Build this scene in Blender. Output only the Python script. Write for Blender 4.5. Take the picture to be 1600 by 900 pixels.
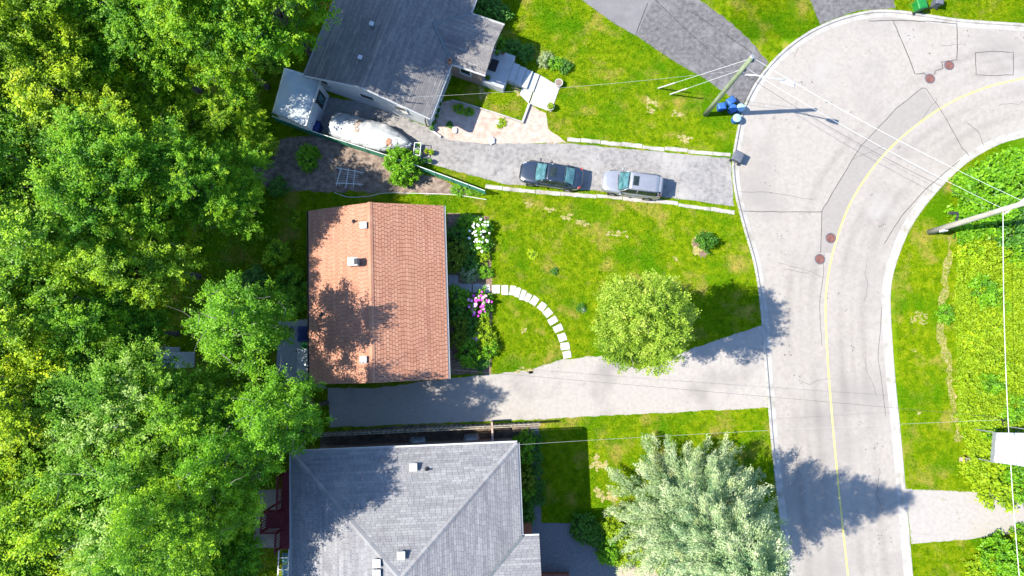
import bpy, bmesh, math, random
import numpy as np
from mathutils import Vector, Matrix

for o in list(bpy.data.objects): bpy.data.objects.remove(o)
random.seed(7); RNG = np.random.default_rng(7)
SC = bpy.context.scene; COL = SC.collection
R = math.radians

# ------------------------------------------------------------------ camera, sky, sun, exposure
CAM_H = 46.0; FPX = 966.0; TILT = math.atan(100/966.0)
cam_d = bpy.data.cameras.new('camera'); cam = bpy.data.objects.new('camera', cam_d); COL.objects.link(cam)
cam.location = (0, 0, CAM_H); cam.rotation_euler = (TILT, 0, 0)
cam_d.sensor_fit = 'HORIZONTAL'; cam_d.sensor_width = 36; cam_d.lens = 36*FPX/1600; cam_d.clip_end = 2000; cam_d.clip_start = .5
SC.camera = cam
SUN_EL = R(48); SUN_AZ = R(2.8)
tosun = Vector((-math.cos(SUN_EL)*math.cos(SUN_AZ), -math.cos(SUN_EL)*math.sin(SUN_AZ), math.sin(SUN_EL)))
w = bpy.data.worlds.new('World'); SC.world = w; w.use_nodes = True
nt = w.node_tree; nt.nodes.clear()
sky = nt.nodes.new('ShaderNodeTexSky'); sky.sky_type = 'NISHITA'; sky.sun_disc = False
sky.sun_elevation = SUN_EL; sky.sun_rotation = math.atan2(tosun.x, tosun.y)
bg = nt.nodes.new('ShaderNodeBackground'); bg.inputs['Strength'].default_value = .15; sky.ozone_density = 6; sky.dust_density = .3
wo = nt.nodes.new('ShaderNodeOutputWorld'); nt.links.new(sky.outputs[0], bg.inputs[0]); nt.links.new(bg.outputs[0], wo.inputs[0])
sl = bpy.data.lights.new('sun', 'SUN'); sl.energy = 4.7; sl.angle = R(.5); sl.color = (1, .94, .82)
so = bpy.data.objects.new('sun', sl); COL.objects.link(so); so.location = tosun*60
so.rotation_euler = tosun.to_track_quat('Z', 'Y').to_euler()
SC.view_settings.view_transform = 'Standard'; SC.view_settings.look = 'None'
SC.view_settings.exposure = 1.48; SC.view_settings.gamma = 1
SC.render.engine = 'CYCLES'

# ------------------------------------------------------------------ helpers
CT, ST = math.cos(TILT), math.sin(TILT)
def P(px, py, z=0.0):
    """survey point: photo pixel + height above the lawn -> place on the site"""
    dx = (px-800)/FPX; dy = -(py-450)/FPX
    y = dy*CT+ST; zz = dy*ST-CT
    t = (z-CAM_H)/zz
    return Vector((dx*t, y*t, z))
def PL(pts, z=0.0): return [P(a, b, z) for a, b in pts]

def smooth_path(pts, n=6):
    pts = [Vector(p) for p in pts]; out = []
    for i in range(len(pts)-1):
        p0 = pts[max(i-1, 0)]; p1 = pts[i]; p2 = pts[i+1]; p3 = pts[min(i+2, len(pts)-1)]
        for k in range(n):
            t = k/n
            out.append(.5*((2*p1)+(p2-p0)*t+(2*p0-5*p1+4*p2-p3)*t*t+(3*p1-p0-3*p2+p3)*t**3))
    out.append(pts[-1]); return out
def offset_path(path, d):
    out = []
    for i, p in enumerate(path):
        t = path[min(i+1, len(path)-1)]-path[max(i-1, 0)]; t.z = 0; t.normalize()
        out.append(p+Vector((-t.y, t.x, 0))*d)
    return out

def wloc(o):
    v = Vector((0, 0, 0))
    while o is not None: v = v+o.location; o = o.parent
    return v
def tag(o, label=None, cat=None, group=None, kind=None):
    if label: o['label'] = label
    if cat: o['category'] = cat
    if group: o['group'] = group
    if kind: o['kind'] = kind
    return o
def empty(name, loc=(0, 0, 0), label=None, cat=None, group=None, kind=None):
    o = bpy.data.objects.new(name, None); COL.objects.link(o); o.location = loc
    o.empty_display_size = .3
    return tag(o, label, cat, group, kind)
def copy_tree(o, parent=None):
    c = o.copy(); COL.objects.link(c); c.parent = parent
    for ch in list(o.children): copy_tree(ch, c)
    return c
def link_mesh(me, name, mat, parent=None, smooth=False):
    o = bpy.data.objects.new(name, me); COL.objects.link(o)
    if mat and not me.materials: me.materials.append(mat)
    if smooth:
        for p in me.polygons: p.use_smooth = True
    if parent: o.parent = parent
    return o

class MB:
    def __init__(s): s.v = []; s.f = []
    def add(s, vs, fs):
        n = len(s.v); s.v += [tuple(a) for a in vs]; s.f += [tuple(n+i for i in f) for f in fs]; return s
    def box(s, c, size, rz=0, rx=0, ry=0, taper=1.0):
        M = Matrix.Rotation(rz, 3, 'Z') @ Matrix.Rotation(ry, 3, 'Y') @ Matrix.Rotation(rx, 3, 'X'); c = Vector(c)
        hx, hy, hz = size[0]/2, size[1]/2, size[2]/2; vs = []
        for z, k in ((-hz, taper), (hz, 1.0)):
            for x, y in ((-hx, -hy), (hx, -hy), (hx, hy), (-hx, hy)): vs.append(c+M@Vector((x*k, y*k, z)))
        return s.add(vs, [(3, 2, 1, 0), (4, 5, 6, 7), (0, 1, 5, 4), (1, 2, 6, 5), (2, 3, 7, 6), (3, 0, 4, 7)])
    def bar(s, a, b, wd, ht=None):
        a, b = Vector(a), Vector(b); d = (b-a); L = d.length; d.normalize()
        up = Vector((0, 0, 1)) if abs(d.z) < .9 else Vector((1, 0, 0))
        x = d.cross(up).normalized()*(wd/2); y = x.cross(d).normalized()*((ht or wd)/2)
        vs = [p+q for p in (a, b) for q in (-x-y, x-y, x+y, -x+y)]
        return s.add(vs, [(3, 2, 1, 0), (4, 5, 6, 7), (0, 1, 5, 4), (1, 2, 6, 5), (2, 3, 7, 6), (3, 0, 4, 7)])
    def tube(s, path, rad, n=8, cap=True):
        path = [Vector(p) for p in path]; m = len(path)
        if not hasattr(rad, '__len__'): rad = [rad]*m
        vs = []
        for i, p in enumerate(path):
            t = (path[min(i+1, m-1)]-path[max(i-1, 0)]).normalized()
            up = Vector((0, 0, 1)) if abs(t.z) < .95 else Vector((1, 0, 0))
            x = t.cross(up).normalized(); y = x.cross(t)
            for k in range(n):
                a = 2*math.pi*k/n; vs.append(p+(x*math.cos(a)+y*math.sin(a))*rad[i])
        fs = [(i*n+k, i*n+(k+1) % n, (i+1)*n+(k+1) % n, (i+1)*n+k) for i in range(m-1) for k in range(n)]
        if cap: fs += [tuple(range(n))[::-1], tuple((m-1)*n+k for k in range(n))]
        return s.add(vs, fs)
    def lathe(s, prof, c=(0, 0, 0), n=16):
        c = Vector(c); vs = []; m = len(prof)
        for r, z in prof:
            for k in range(n):
                a = 2*math.pi*k/n; vs.append(c+Vector((r*math.cos(a), r*math.sin(a), z)))
        fs = [(i*n+k, i*n+(k+1) % n, (i+1)*n+(k+1) % n, (i+1)*n+k) for i in range(m-1) for k in range(n)]
        fs += [tuple(range(n))[::-1], tuple((m-1)*n+k for k in range(n))]
        return s.add(vs, fs)
    def prism(s, poly, z0, z1):
        poly = [Vector((p[0], p[1], 0)) for p in poly]; n = len(poly)
        a = sum(poly[i].x*poly[(i+1) % n].y-poly[(i+1) % n].x*poly[i].y for i in range(n))
        if a < 0: poly.reverse()
        vs = [Vector((p.x, p.y, z0)) for p in poly]+[Vector((p.x, p.y, z1)) for p in poly]
        return s.add(vs, [tuple(range(n))[::-1], tuple(range(n, 2*n))]+[(i, (i+1) % n, n+(i+1) % n, n+i) for i in range(n)])
    def slab(s, poly3, th):
        """a planar 3D polygon (counter-clockwise from above) thickened downwards"""
        poly3 = [Vector(p) for p in poly3]; n = len(poly3)
        nv = Vector((0, 0, 0))
        for i in range(n):
            a, b = poly3[i], poly3[(i+1) % n]
            nv += Vector(((a.y-b.y)*(a.z+b.z), (a.z-b.z)*(a.x+b.x), (a.x-b.x)*(a.y+b.y)))
        nv.normalize()
        if nv.z < 0: poly3.reverse(); nv = -nv
        vs = [p-nv*th for p in poly3]+poly3
        return s.add(vs, [tuple(range(n))[::-1], tuple(range(n, 2*n))]+[(i, (i+1) % n, n+(i+1) % n, n+i) for i in range(n)])
    def grid(s, fn, nu, nv):
        vs = [fn(i/nu, j/nv) for j in range(nv+1) for i in range(nu+1)]
        return s.add(vs, [(j*(nu+1)+i, j*(nu+1)+i+1, (j+1)*(nu+1)+i+1, (j+1)*(nu+1)+i) for j in range(nv) for i in range(nu)])
    def mesh(s, name, org=Vector((0, 0, 0))):
        me = bpy.data.meshes.new(name); org = Vector(org)
        me.from_pydata([tuple(Vector(v)-org) for v in s.v], [], s.f); me.update(); return me
    def build(s, name, mat, parent=None, smooth=False, bevel=0, subsurf=0, solid=0, tri=False):
        org = wloc(parent) if parent else Vector((0, 0, 0))
        me = s.mesh(name, org)
        if tri or bevel:
            bm = bmesh.new(); bm.from_mesh(me)
            bmesh.ops.recalc_face_normals(bm, faces=bm.faces)
            if tri: bmesh.ops.triangulate(bm, faces=bm.faces)
            bm.to_mesh(me); bm.free()
        o = link_mesh(me, name, mat, parent, smooth)
        if solid: m = o.modifiers.new('solid', 'SOLIDIFY'); m.thickness = solid; m.offset = -1
        if bevel: m = o.modifiers.new('bevel', 'BEVEL'); m.width = bevel; m.segments = 2; m.limit_method = 'ANGLE'
        if subsurf: m = o.modifiers.new('sub', 'SUBSURF'); m.levels = m.render_levels = subsurf
        return o
def thing_mesh(mb, name, mat, label, cat, group=None, kind=None, **kw):
    o = mb.build(name, mat, None, **kw); return tag(o, label, cat, group, kind)

# ------------------------------------------------------------------ materials
MATS = {}
def mat(name, cols, scale=3.0, rough=.8, bump=0, bscale=None, detail=6, attr=None, metal=0, spec=.3, coat=0, lo=.35, hi=.65,
        mottle=None, mscale=.35, trans=0, speck=None, coord='Object', stretch=None, vary=0):
    """noise-mottled surface; attr = name of a per-piece number that picks the colour instead of the noise"""
    if not name.startswith(('leaf', 'needle', 'petal')):
        kf = .69 if name in ('lawn', 'grass') else .645
        cols = [tuple(ch*kf for ch in c_) for c_ in cols]; mottle = [(tuple(ch*kf for ch in q_[0]), *q_[1:]) for q_ in (mottle or [])]
    m = bpy.data.materials.new(name); m.use_nodes = True; t = m.node_tree; N = t.nodes; L = t.links
    b = N['Principled BSDF']; b.inputs['Roughness'].default_value = rough; b.inputs['Metallic'].default_value = metal
    b.inputs['Specular IOR Level'].default_value = spec; b.inputs['Coat Weight'].default_value = coat; b.inputs['Coat Roughness'].default_value = .04
    tc = N.new('ShaderNodeTexCoord'); vec = tc.outputs[coord]
    if stretch:
        mp = N.new('ShaderNodeMapping'); mp.inputs['Scale'].default_value = stretch; L.new(vec, mp.inputs[0]); vec = mp.outputs[0]
    if attr:
        an = N.new('ShaderNodeAttribute'); an.attribute_name = attr; src = an.outputs['Fac']
    else:
        nz = N.new('ShaderNodeTexNoise'); nz.inputs['Scale'].default_value = scale; nz.inputs['Detail'].default_value = detail
        nz.inputs['Roughness'].default_value = .65; L.new(vec, nz.inputs[0]); src = nz.outputs['Fac']
    cr = N.new('ShaderNodeValToRGB'); e = cr.color_ramp.elements
    if attr: lo, hi = 0, 1
    n = len(cols)
    while len(e) < n: e.new(.5)
    for i, c in enumerate(cols):
        e[i].position = lo+(hi-lo)*i/max(n-1, 1); e[i].color = (*c, 1)
    L.new(src, cr.inputs[0]); col = cr.outputs[0]
    def mixin(fac, c2):
        nonlocal col
        mx = N.new('ShaderNodeMix'); mx.data_type = 'RGBA'; L.new(fac, mx.inputs[0]); L.new(col, mx.inputs[6]); mx.inputs[7].default_value = (*c2, 1); col = mx.outputs[2]
    for (c2, sc_, a, bb) in (mottle or []):
        n2 = N.new('ShaderNodeTexNoise'); n2.inputs['Scale'].default_value = sc_; n2.inputs['Detail'].default_value = 5; n2.inputs['Roughness'].default_value = .6
        L.new(tc.outputs[coord], n2.inputs[0])
        mr = N.new('ShaderNodeMapRange'); mr.inputs[1].default_value = a; mr.inputs[2].default_value = bb; L.new(n2.outputs['Fac'], mr.inputs[0]); mixin(mr.outputs[0], c2)
    if vary:
        oi = N.new('ShaderNodeObjectInfo'); mr = N.new('ShaderNodeMapRange'); mr.inputs[3].default_value = 1-vary; mr.inputs[4].default_value = 1+vary; L.new(oi.outputs['Random'], mr.inputs[0])
        hs = N.new('ShaderNodeHueSaturation'); L.new(mr.outputs[0], hs.inputs['Value']); L.new(col, hs.inputs['Color'])
        m2 = N.new('ShaderNodeMath'); m2.operation = 'MULTIPLY_ADD'; m2.inputs[1].default_value = -.05*vary/.2; m2.inputs[2].default_value = .5+.025*vary/.2; L.new(oi.outputs['Random'], m2.inputs[0]); L.new(m2.outputs[0], hs.inputs['Hue']); col = hs.outputs[0]
    L.new(col, b.inputs['Base Color'])
    if bump:
        n3 = N.new('ShaderNodeTexNoise'); n3.inputs['Scale'].default_value = bscale or scale*4; n3.inputs['Detail'].default_value = 4; L.new(vec, n3.inputs[0])
        bp = N.new('ShaderNodeBump'); bp.inputs['Strength'].default_value = min(bump, 1); bp.inputs['Distance'].default_value = .03*max(bump, 1); L.new(n3.outputs['Fac'], bp.inputs['Height']); L.new(bp.outputs[0], b.inputs['Normal'])
    if trans:
        tr = N.new('ShaderNodeBsdfTranslucent'); L.new(col, tr.inputs[0])
        ms = N.new('ShaderNodeMixShader'); ms.inputs[0].default_value = trans
        out = N['Material Output']; L.new(b.outputs[0], ms.inputs[1]); L.new(tr.outputs[0], ms.inputs[2]); L.new(ms.outputs[0], out.inputs[0])
    MATS[name] = m; return m

mat('lawn', [(.085, .165, .003), (.15, .245, .004), (.23, .29, .008)], 1.9, .95, 1, 14, spec=0,
    mottle=[((.36, .28, .06), .5, .52, .72), ((.075, .19, .003), .22, .5, .64), ((.055, .14, .003), 2.6, .58, .72), ((.36, .36, .05), 5, .62, .76)])
mat('grass', [(.13, .25, .003), (.22, .34, .004), (.34, .41, .012)], 1.9, .9, spec=0, trans=.25,
    mottle=[((.52, .42, .11), .5, .52, .74), ((.11, .28, .003), .22, .5, .64), ((.08, .20, .003), 2.6, .58, .72), ((.56, .54, .12), 5, .62, .76)])
mat('road', [(.345, .313, .28), (.395, .36, .322), (.44, .40, .36)], 3.5, .9, .5, 40, detail=12, lo=.3, hi=.7, mottle=[((.31, .285, .262), .12, .5, .72), ((.42, .39, .36), .3, .56, .72), ((.26, .24, .22), 1.7, .66, .74), ((.30, .275, .252), 9, .6, .74)])
mat('road_patch', [(.315, .288, .262), (.355, .325, .296)], 4, .9, .5, 40, detail=12, mottle=[((.25, .232, .215), 9, .6, .72)])
mat('tar', [(.05, .048, .05), (.13, .125, .125)], 3, .7)
mat('concrete', [(.37, .35, .32), (.45, .425, .395), (.52, .495, .46)], 1.2, .85, .25, 25, mottle=[((.30, .28, .23), .7, .54, .72)])
mat('concrete_white', [(.50, .48, .45), (.58, .56, .53)], 1.5, .85, .2, 25)
mat('concrete_steps', [(.44, .46, .47), (.53, .54, .55)], 1.5, .85, .2, 25)
mat('drive_pale', [(.38, .345, .312), (.43, .395, .36), (.47, .435, .395)], 3.5, .9, .5, 40, detail=12, lo=.3, hi=.7, mottle=[((.32, .295, .268), 9, .6, .74), ((.28, .26, .235), 1.6, .66, .73), ((.31, .285, .265), .2, .54, .7), ((.44, .39, .33), .35, .6, .75)])
mat('drive_worn', [(.21, .20, .20), (.30, .285, .275), (.37, .35, .335)], 3, .9, .5, 40, detail=12, mottle=[((.17, .16, .155), 8, .6, .7), ((.42, .40, .38), .28, .5, .68), ((.16, .155, .16), 1.8, .6, .72)])
mat('drive_dark', [(.10, .095, .10), (.15, .142, .145), (.21, .20, .2)], 3, .9, .5, 40, detail=12, mottle=[((.24, .23, .225), 8, .6, .7), ((.25, .24, .245), .35, .52, .7), ((.065, .062, .066), 1.3, .6, .74)])
mat('drive_mid', [(.18, .172, .178), (.23, .22, .225)], .8, .85, .4, 28)
mat('soil', [(.15, .11, .085), (.26, .195, .155), (.40, .31, .25)], 2.2, .95, .8, 16)
mat('mulch', [(.16, .10, .07), (.26, .17, .12), (.36, .26, .19)], 5, .95, 1, 20)
mat('straw', [(.24, .26, .03), (.42, .35, .13), (.54, .44, .28)], 5, .95, .8, 20)
mat('pink_gravel', [(.46, .33, .27), (.56, .42, .35), (.62, .50, .43)], 2.5, .92, .5, 40, mottle=[((.40, .25, .18), .8, .58, .74), ((.55, .50, .45), .45, .6, .72)])
mat('shade_soil', [(.05, .06, .025), (.10, .10, .05), (.14, .12, .08)], 2.0, .95, .8, 14)
mat('dirt_side', [(.10, .075, .055), (.16, .12, .09), (.30, .22, .14)], 1.2, .95, .6, 16)
mat('yellow_paint', [(.74, .62, .14), (.80, .70, .26)], 5, .8, lo=.4, hi=.6, mottle=[((.42, .385, .33), 7, .56, .68)])
mat('shingle_red', [(.41, .18, .11), (.485, .235, .15), (.56, .29, .195)], attr='v', rough=.9, bump=.4, bscale=30, mottle=[((.37, .165, .11), .5, .54, .75), ((.33, .16, .11), 2.5, .62, .74)])
mat('roof_red_under', [(.13, .045, .03), (.17, .06, .04)], 3, .9)
mat('shingle_grey', [(.15, .143, .145), (.215, .202, .20), (.30, .28, .265)], attr='v', rough=.9, bump=.4, bscale=30, mottle=[((.17, .16, .165), .5, .55, .72)])
mat('shingle_silver', [(.20, .20, .215), (.265, .263, .275), (.345, .338, .345)], attr='v', rough=.9, bump=.4, bscale=30, mottle=[((.21, .20, .215), .6, .56, .72), ((.40, .37, .34), .35, .6, .75)])
mat('roof_under', [(.10, .098, .10), (.13, .125, .13)], 3, .9)
mat('flashing', [(.12, .14, .15), (.19, .21, .22)], 4, .6)
mat('siding_white', [(.62, .64, .65), (.70, .71, .72)], 1, .6, stretch=(.3, .3, 5))
mat('brick_tan', [(.30, .20, .15), (.42, .31, .24)], 6, .9, .4, 20)
mat('brick_red', [(.26, .09, .06), (.34, .13, .09)], 6, .9, .4, 20)
mat('trim_white', [(.70, .70, .70), (.76, .76, .76)], 2, .5)
mat('trim_brown', [(.055, .035, .03), (.08, .05, .04)], 2, .5)
mat('metal_grey', [(.34, .36, .38), (.46, .48, .50)], 4, .45, metal=.4)
mat('metal_dark', [(.03, .03, .033), (.055, .055, .06)], 4, .5)
mat('glass_dark', [(.015, .03, .035), (.03, .05, .055)], 2, .06, spec=.6)
mat('glass_car', [(.035, .11, .12), (.12, .27, .29)], 3.5, .05, spec=.7)  # teal base colour stands in for the sky mirrored in the glass
mat('glass_tint', [(.012, .02, .018), (.03, .045, .04)], 2.5, .05, spec=.6)
mat('paint_black', [(.014, .024, .042), (.02, .032, .055)], 2, .25, spec=.5, coat=1)  # blue cast is sky reflection painted into the black base colour
mat('paint_silver', [(.33, .34, .38), (.39, .40, .44)], 2, .3, metal=.35, spec=.5, coat=1)
mat('rubber', [(.02, .02, .02), (.035, .035, .035)], 6, .85)
mat('alloy', [(.35, .35, .36), (.45, .45, .46)], 6, .35, metal=.8)
mat('lamp_red', [(.40, .02, .02), (.5, .03, .03)], 6, .2, coat=1)
mat('lamp_clear', [(.28, .31, .33), (.36, .38, .40)], 6, .12, coat=1)
mat('plastic_black', [(.02, .02, .022), (.035, .035, .04)], 6, .55)
mat('plastic_blue', [(.03, .11, .36), (.05, .17, .48)], 6, .45)
mat('plastic_navy', [(.01, .025, .13), (.02, .04, .19)], 6, .45)
mat('plastic_pale', [(.30, .50, .62), (.42, .60, .70)], 6, .45)
mat('plastic_green', [(.01, .17, .03), (.02, .27, .05)], 6, .45)
mat('plastic_grey', [(.10, .11, .14), (.16, .17, .2)], 6, .5)
mat('plastic_yellow', [(.70, .52, .03), (.75, .6, .06)], 6, .5)
mat('plastic_lime', [(.20, .42, .03), (.27, .5, .06)], 6, .5)
mat('terracotta', [(.35, .16, .09), (.45, .22, .13)], 8, .8)
mat('tarp', [(.48, .50, .51), (.60, .61, .61), (.68, .68, .67)], 1.5, .55, .7, 4, mottle=[((.45, .52, .54), .9, .55, .68)])
mat('tarp_stain', [(.30, .20, .14), (.48, .40, .33)], 3, .8)
mat('tarp_rust', [(.42, .18, .10), (.55, .30, .19)], 3, .8)
mat('hull', [(.18, .20, .22), (.26, .28, .30)], 2, .5)
mat('shed_roof', [(.58, .63, .64), (.68, .72, .72)], 1.2, .6, .3, 6)
mat('shed_door', [(.60, .62, .66), (.68, .70, .73)], 2, .55)
mat('wood_grey', [(.24, .20, .15), (.36, .31, .24), (.45, .39, .31)], 3, .85, .4, 20)
mat('wood_red', [(.20, .018, .035), (.30, .035, .06)], 4, .65)
mat('wood_pink', [(.55, .38, .32), (.62, .46, .40)], 4, .8)
mat('pole_green', [(.17, .23, .12), (.26, .31, .18), (.34, .38, .25)], 3, .85, .4, 15, stretch=(3, 3, .4))
mat('pole_grey', [(.36, .33, .27), (.46, .43, .36), (.54, .50, .43)], 3, .85, .4, 15, stretch=(3, 3, .4))
mat('wire_white', [(.80, .81, .80), (.9, .9, .89)], 8, .5)
mat('wire_grey', [(.42, .43, .42), (.52, .52, .51)], 8, .6)
mat('wire_dark', [(.05, .05, .055), (.08, .08, .08)], 8, .5)
mat('wire_green', [(.02, .16, .09), (.04, .24, .14)], 8, .6)
mat('cast_iron', [(.13, .055, .045), (.21, .09, .075), (.27, .13, .11)], 8, .75, .6, 30)
mat('stone_step', [(.52, .49, .46), (.66, .64, .60)], 3, .85, .5, 25, mottle=[((.40, .37, .31), 2.5, .58, .72)])
mat('stone_grey', [(.36, .36, .36), (.46, .46, .46)], 3, .85, .3, 25)
mat('stone_white', [(.56, .54, .5), (.68, .66, .62)], 4, .85, .5, 12)
mat('paver_grey', [(.17, .175, .19), (.24, .245, .26)], 5, .9, .5, 20)
mat('paver_tan', [(.44, .34, .26), (.52, .42, .34)], 4, .9, .4, 20)
mat('patio_tan', [(.30, .25, .18), (.40, .34, .26)], 2, .9, .4, 20)
mat('bark', [(.07, .055, .042), (.13, .11, .09), (.20, .18, .155)], 5, .95, .8, 14)
mat('twig', [(.22, .19, .16), (.32, .29, .26)], 5, .9)
LT = .42
mat('leaf_forest', [(.04, .13, .003), (.13, .28, .004), (.26, .45, .006), (.44, .57, .012)], attr='v', rough=.55, spec=.3, trans=LT, vary=.2, mottle=[((.44, .54, .010), .55, .55, .70)])  # yellow mottle paints sunlit sprays into the leaf colour, also in deep and pale
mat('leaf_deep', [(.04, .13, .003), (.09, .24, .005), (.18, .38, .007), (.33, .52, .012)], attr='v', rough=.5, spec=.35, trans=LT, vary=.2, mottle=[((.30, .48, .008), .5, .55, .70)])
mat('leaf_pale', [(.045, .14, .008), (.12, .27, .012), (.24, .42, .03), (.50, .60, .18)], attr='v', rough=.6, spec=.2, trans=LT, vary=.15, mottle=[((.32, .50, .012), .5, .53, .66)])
mat('leaf_maple', [(.08, .17, .006), (.18, .30, .012), (.30, .42, .03), (.44, .51, .08)], attr='v', rough=.55, spec=.3, trans=LT)
mat('leaf_dark', [(.02, .085, .005), (.045, .15, .007), (.09, .24, .010)], attr='v', rough=.5, spec=.35, trans=.25)
mat('leaf_vivid', [(.05, .17, .003), (.12, .31, .005), (.23, .45, .010)], attr='v', rough=.5, spec=.35, trans=LT)
mat('leaf_lime', [(.12, .23, .004), (.23, .36, .006), (.35, .46, .012)], attr='v', rough=.55, spec=.25, trans=LT)
mat('leaf_olive', [(.09, .15, .010), (.16, .24, .012), (.24, .31, .02)], attr='v', rough=.6, spec=.25, trans=LT)
mat('leaf_variegated', [(.10, .18, .03), (.25, .33, .12), (.45, .5, .3)], attr='v', rough=.55, spec=.25, trans=LT)
mat('needle', [(.03, .10, .05), (.11, .20, .08), (.27, .36, .16), (.48, .52, .29)], attr='v', rough=.8, spec=.05, trans=.12, mottle=[((.50, .50, .20), .5, .6, .74), ((.05, .15, .09), .6, .56, .70)])  # pale steps and mottle paint highlights and shaded gaps into the needle colour
mat('leaf_rust', [(.38, .2, .01), (.55, .32, .02)], attr='v', rough=.6, trans=.3)
mat('petal_white', [(.75, .72, .7), (.8, .78, .76)], 6, .6)
mat('petal_pink', [(.62, .28, .50), (.75, .45, .62)], 6, .6)
mat('petal_magenta', [(.40, .03, .33), (.52, .07, .42)], 6, .6)
rwm = M_r = MATS['road'].copy(); MATS['road_wear'] = rwm
t_ = rwm.node_tree; lk = t_.nodes['Principled BSDF'].inputs['Base Color'].links[0].from_socket
an_ = t_.nodes.new('ShaderNodeAttribute'); an_.attribute_name = 'v'; mx_ = t_.nodes.new('ShaderNodeMix'); mx_.data_type = 'RGBA'; mx_.blend_type = 'MULTIPLY'
t_.links.new(an_.outputs['Fac'], mx_.inputs[0]); t_.links.new(lk, mx_.inputs[6]); mx_.inputs[7].default_value = (.84, .835, .835, 1); t_.links.new(mx_.outputs[2], t_.nodes['Principled BSDF'].inputs['Base Color'])
M = MATS
# ------------------------------------------------------------------ ground, road, kerbs, driveways
ROADZ = -.10
def sheet(name, pts, z, m, kind='structure', parent=None, label=None, cat=None):
    mb = MB(); mb.add([(p[0], p[1], z) for p in pts], [tuple(range(len(pts)))])
    o = mb.build(name, m, parent, tri=True)
    if o.data.polygons and sum(p.normal.z*p.area for p in o.data.polygons) < 0: o.data.flip_normals()
    if kind: o['kind'] = kind
    if label: tag(o, label, cat)
    return o
def ragged(pts, amp=.12, step=.35, seed=1):
    r = random.Random(seed); out = []; n = len(pts)
    for i in range(n):
        a, b = Vector(pts[i]), Vector(pts[(i+1) % n]); k = max(1, int((b-a).length/step))
        for j in range(k):
            p = a.lerp(b, j/k)
            if j: p = p+Vector((r.uniform(-amp, amp), r.uniform(-amp, amp), 0))
            out.append(p)
    return out
def blob(c, rx, ry, rot=0, amp=.3, n=22, seed=1):
    r = random.Random(seed); ph = [r.uniform(0, 6.3) for _ in range(4)]; out = []
    for i in range(n):
        a = 2*math.pi*i/n; k = 1+amp*(.5*math.sin(2*a+ph[0])+.35*math.sin(3*a+ph[1])+.3*math.sin(5*a+ph[2])+.25*r.uniform(-1, 1))
        x, y = rx*k*math.cos(a), ry*k*math.sin(a)
        out.append(Vector((c.x+x*math.cos(rot)-y*math.sin(rot), c.y+x*math.sin(rot)+y*math.cos(rot), 0)))
    return out

KW = smooth_path(PL([(1660, 44), (1600, 37), (1500, 30), (1400, 16), (1340, 20), (1275, 43), (1222, 80), (1184, 124), (1160, 172), (1148, 225), (1144, 262),
     (1149, 305), (1163, 360), (1178, 412), (1187, 470), (1193, 540), (1201, 640), (1206, 700), (1217, 800), (1228, 900), (1238, 990)]), 5)
KE = smooth_path(PL([(1660, 196), (1600, 214), (1560, 226), (1510, 255), (1460, 304), (1422, 357), (1398, 418), (1391, 460), (1393, 520), (1399, 600), (1407, 680), (1415, 770), (1426, 900), (1436, 990)]), 5)
FAR = 420
ground_pts = [(-FAR, -FAR), (FAR, -FAR), (FAR, FAR), (-FAR, FAR)]
sheet('ground', [Vector((a, b, 0)) for a, b in ground_pts], -.125, M['lawn'])
n0, s0 = KW[0], KW[-1]; e0, e1 = KE[0], KE[-1]
road_pts = [Vector((140, n0.y-8, 0))]+KW+[Vector((s0.x+3, -140, 0)), Vector((e1.x+3, -140, 0))]+KE[::-1]+[Vector((140, e0.y-8, 0))]
sheet('road', road_pts, ROADZ, M['road'])
LAWN_W = [Vector((140, n0.y-8, 0))]+KW+[Vector((s0.x+3, -140, 0)), Vector((-140, -140, 0)), Vector((-140, 140, 0)), Vector((140, 140, 0))]
LAWN_E = [Vector((140, e0.y-8, 0))]+KE+[Vector((e1.x+3, -140, 0)), Vector((140, -140, 0))]
sheet('lawn', LAWN_W, 0, M['lawn']); sheet('lawn', LAWN_E, 0, M['lawn'])

def kerb(name, path, side):
    """side = +1: the road lies to the left of the path direction"""
    root = empty(name, path[0].copy(), kind='structure')
    prof = [(-.03, -.11), (-.03, .022), (.0, .03), (.14, .028), (.18, .0), (.20, -.085), (.56, -.094), (.56, -.12)]
    dist = [0]
    for i in range(1, len(path)): dist.append(dist[-1]+(path[i]-path[i-1]).length)
    def at(d):
        for i in range(1, len(path)):
            if dist[i] >= d:
                t = (d-dist[i-1])/(dist[i]-dist[i-1]); tg = (path[i]-path[i-1]).normalized()
                return path[i-1].lerp(path[i], t), Vector((-tg.y, tg.x, 0))*side
        tg = (path[-1]-path[-2]).normalized(); return path[-1], Vector((-tg.y, tg.x, 0))*side
    d = 0
    while d < dist[-1]-.5:
        e = min(d+3.0, dist[-1]); mb = MB(); ks = 5; vs = []
        for k in range(ks):
            p, nrm = at(d+.008+(e-d-.016)*k/(ks-1))
            vs += [p+nrm*a+Vector((0, 0, b)) for a, b in prof]
        n = len(prof)
        fs = [(k*n+j, k*n+(j+1) % n, (k+1)*n+(j+1) % n, (k+1)*n+j) for k in range(ks-1) for j in range(n)]
        fs += [tuple(range(n)), tuple((ks-1)*n+j for j in range(n))[::-1]]
        mb.add(vs, fs); mb.build('kerb_section', M['concrete'], root, bevel=.012)
        d = e
    return root
kerb('kerb', KW, 1); kerb('kerb', KE, -1)

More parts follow.
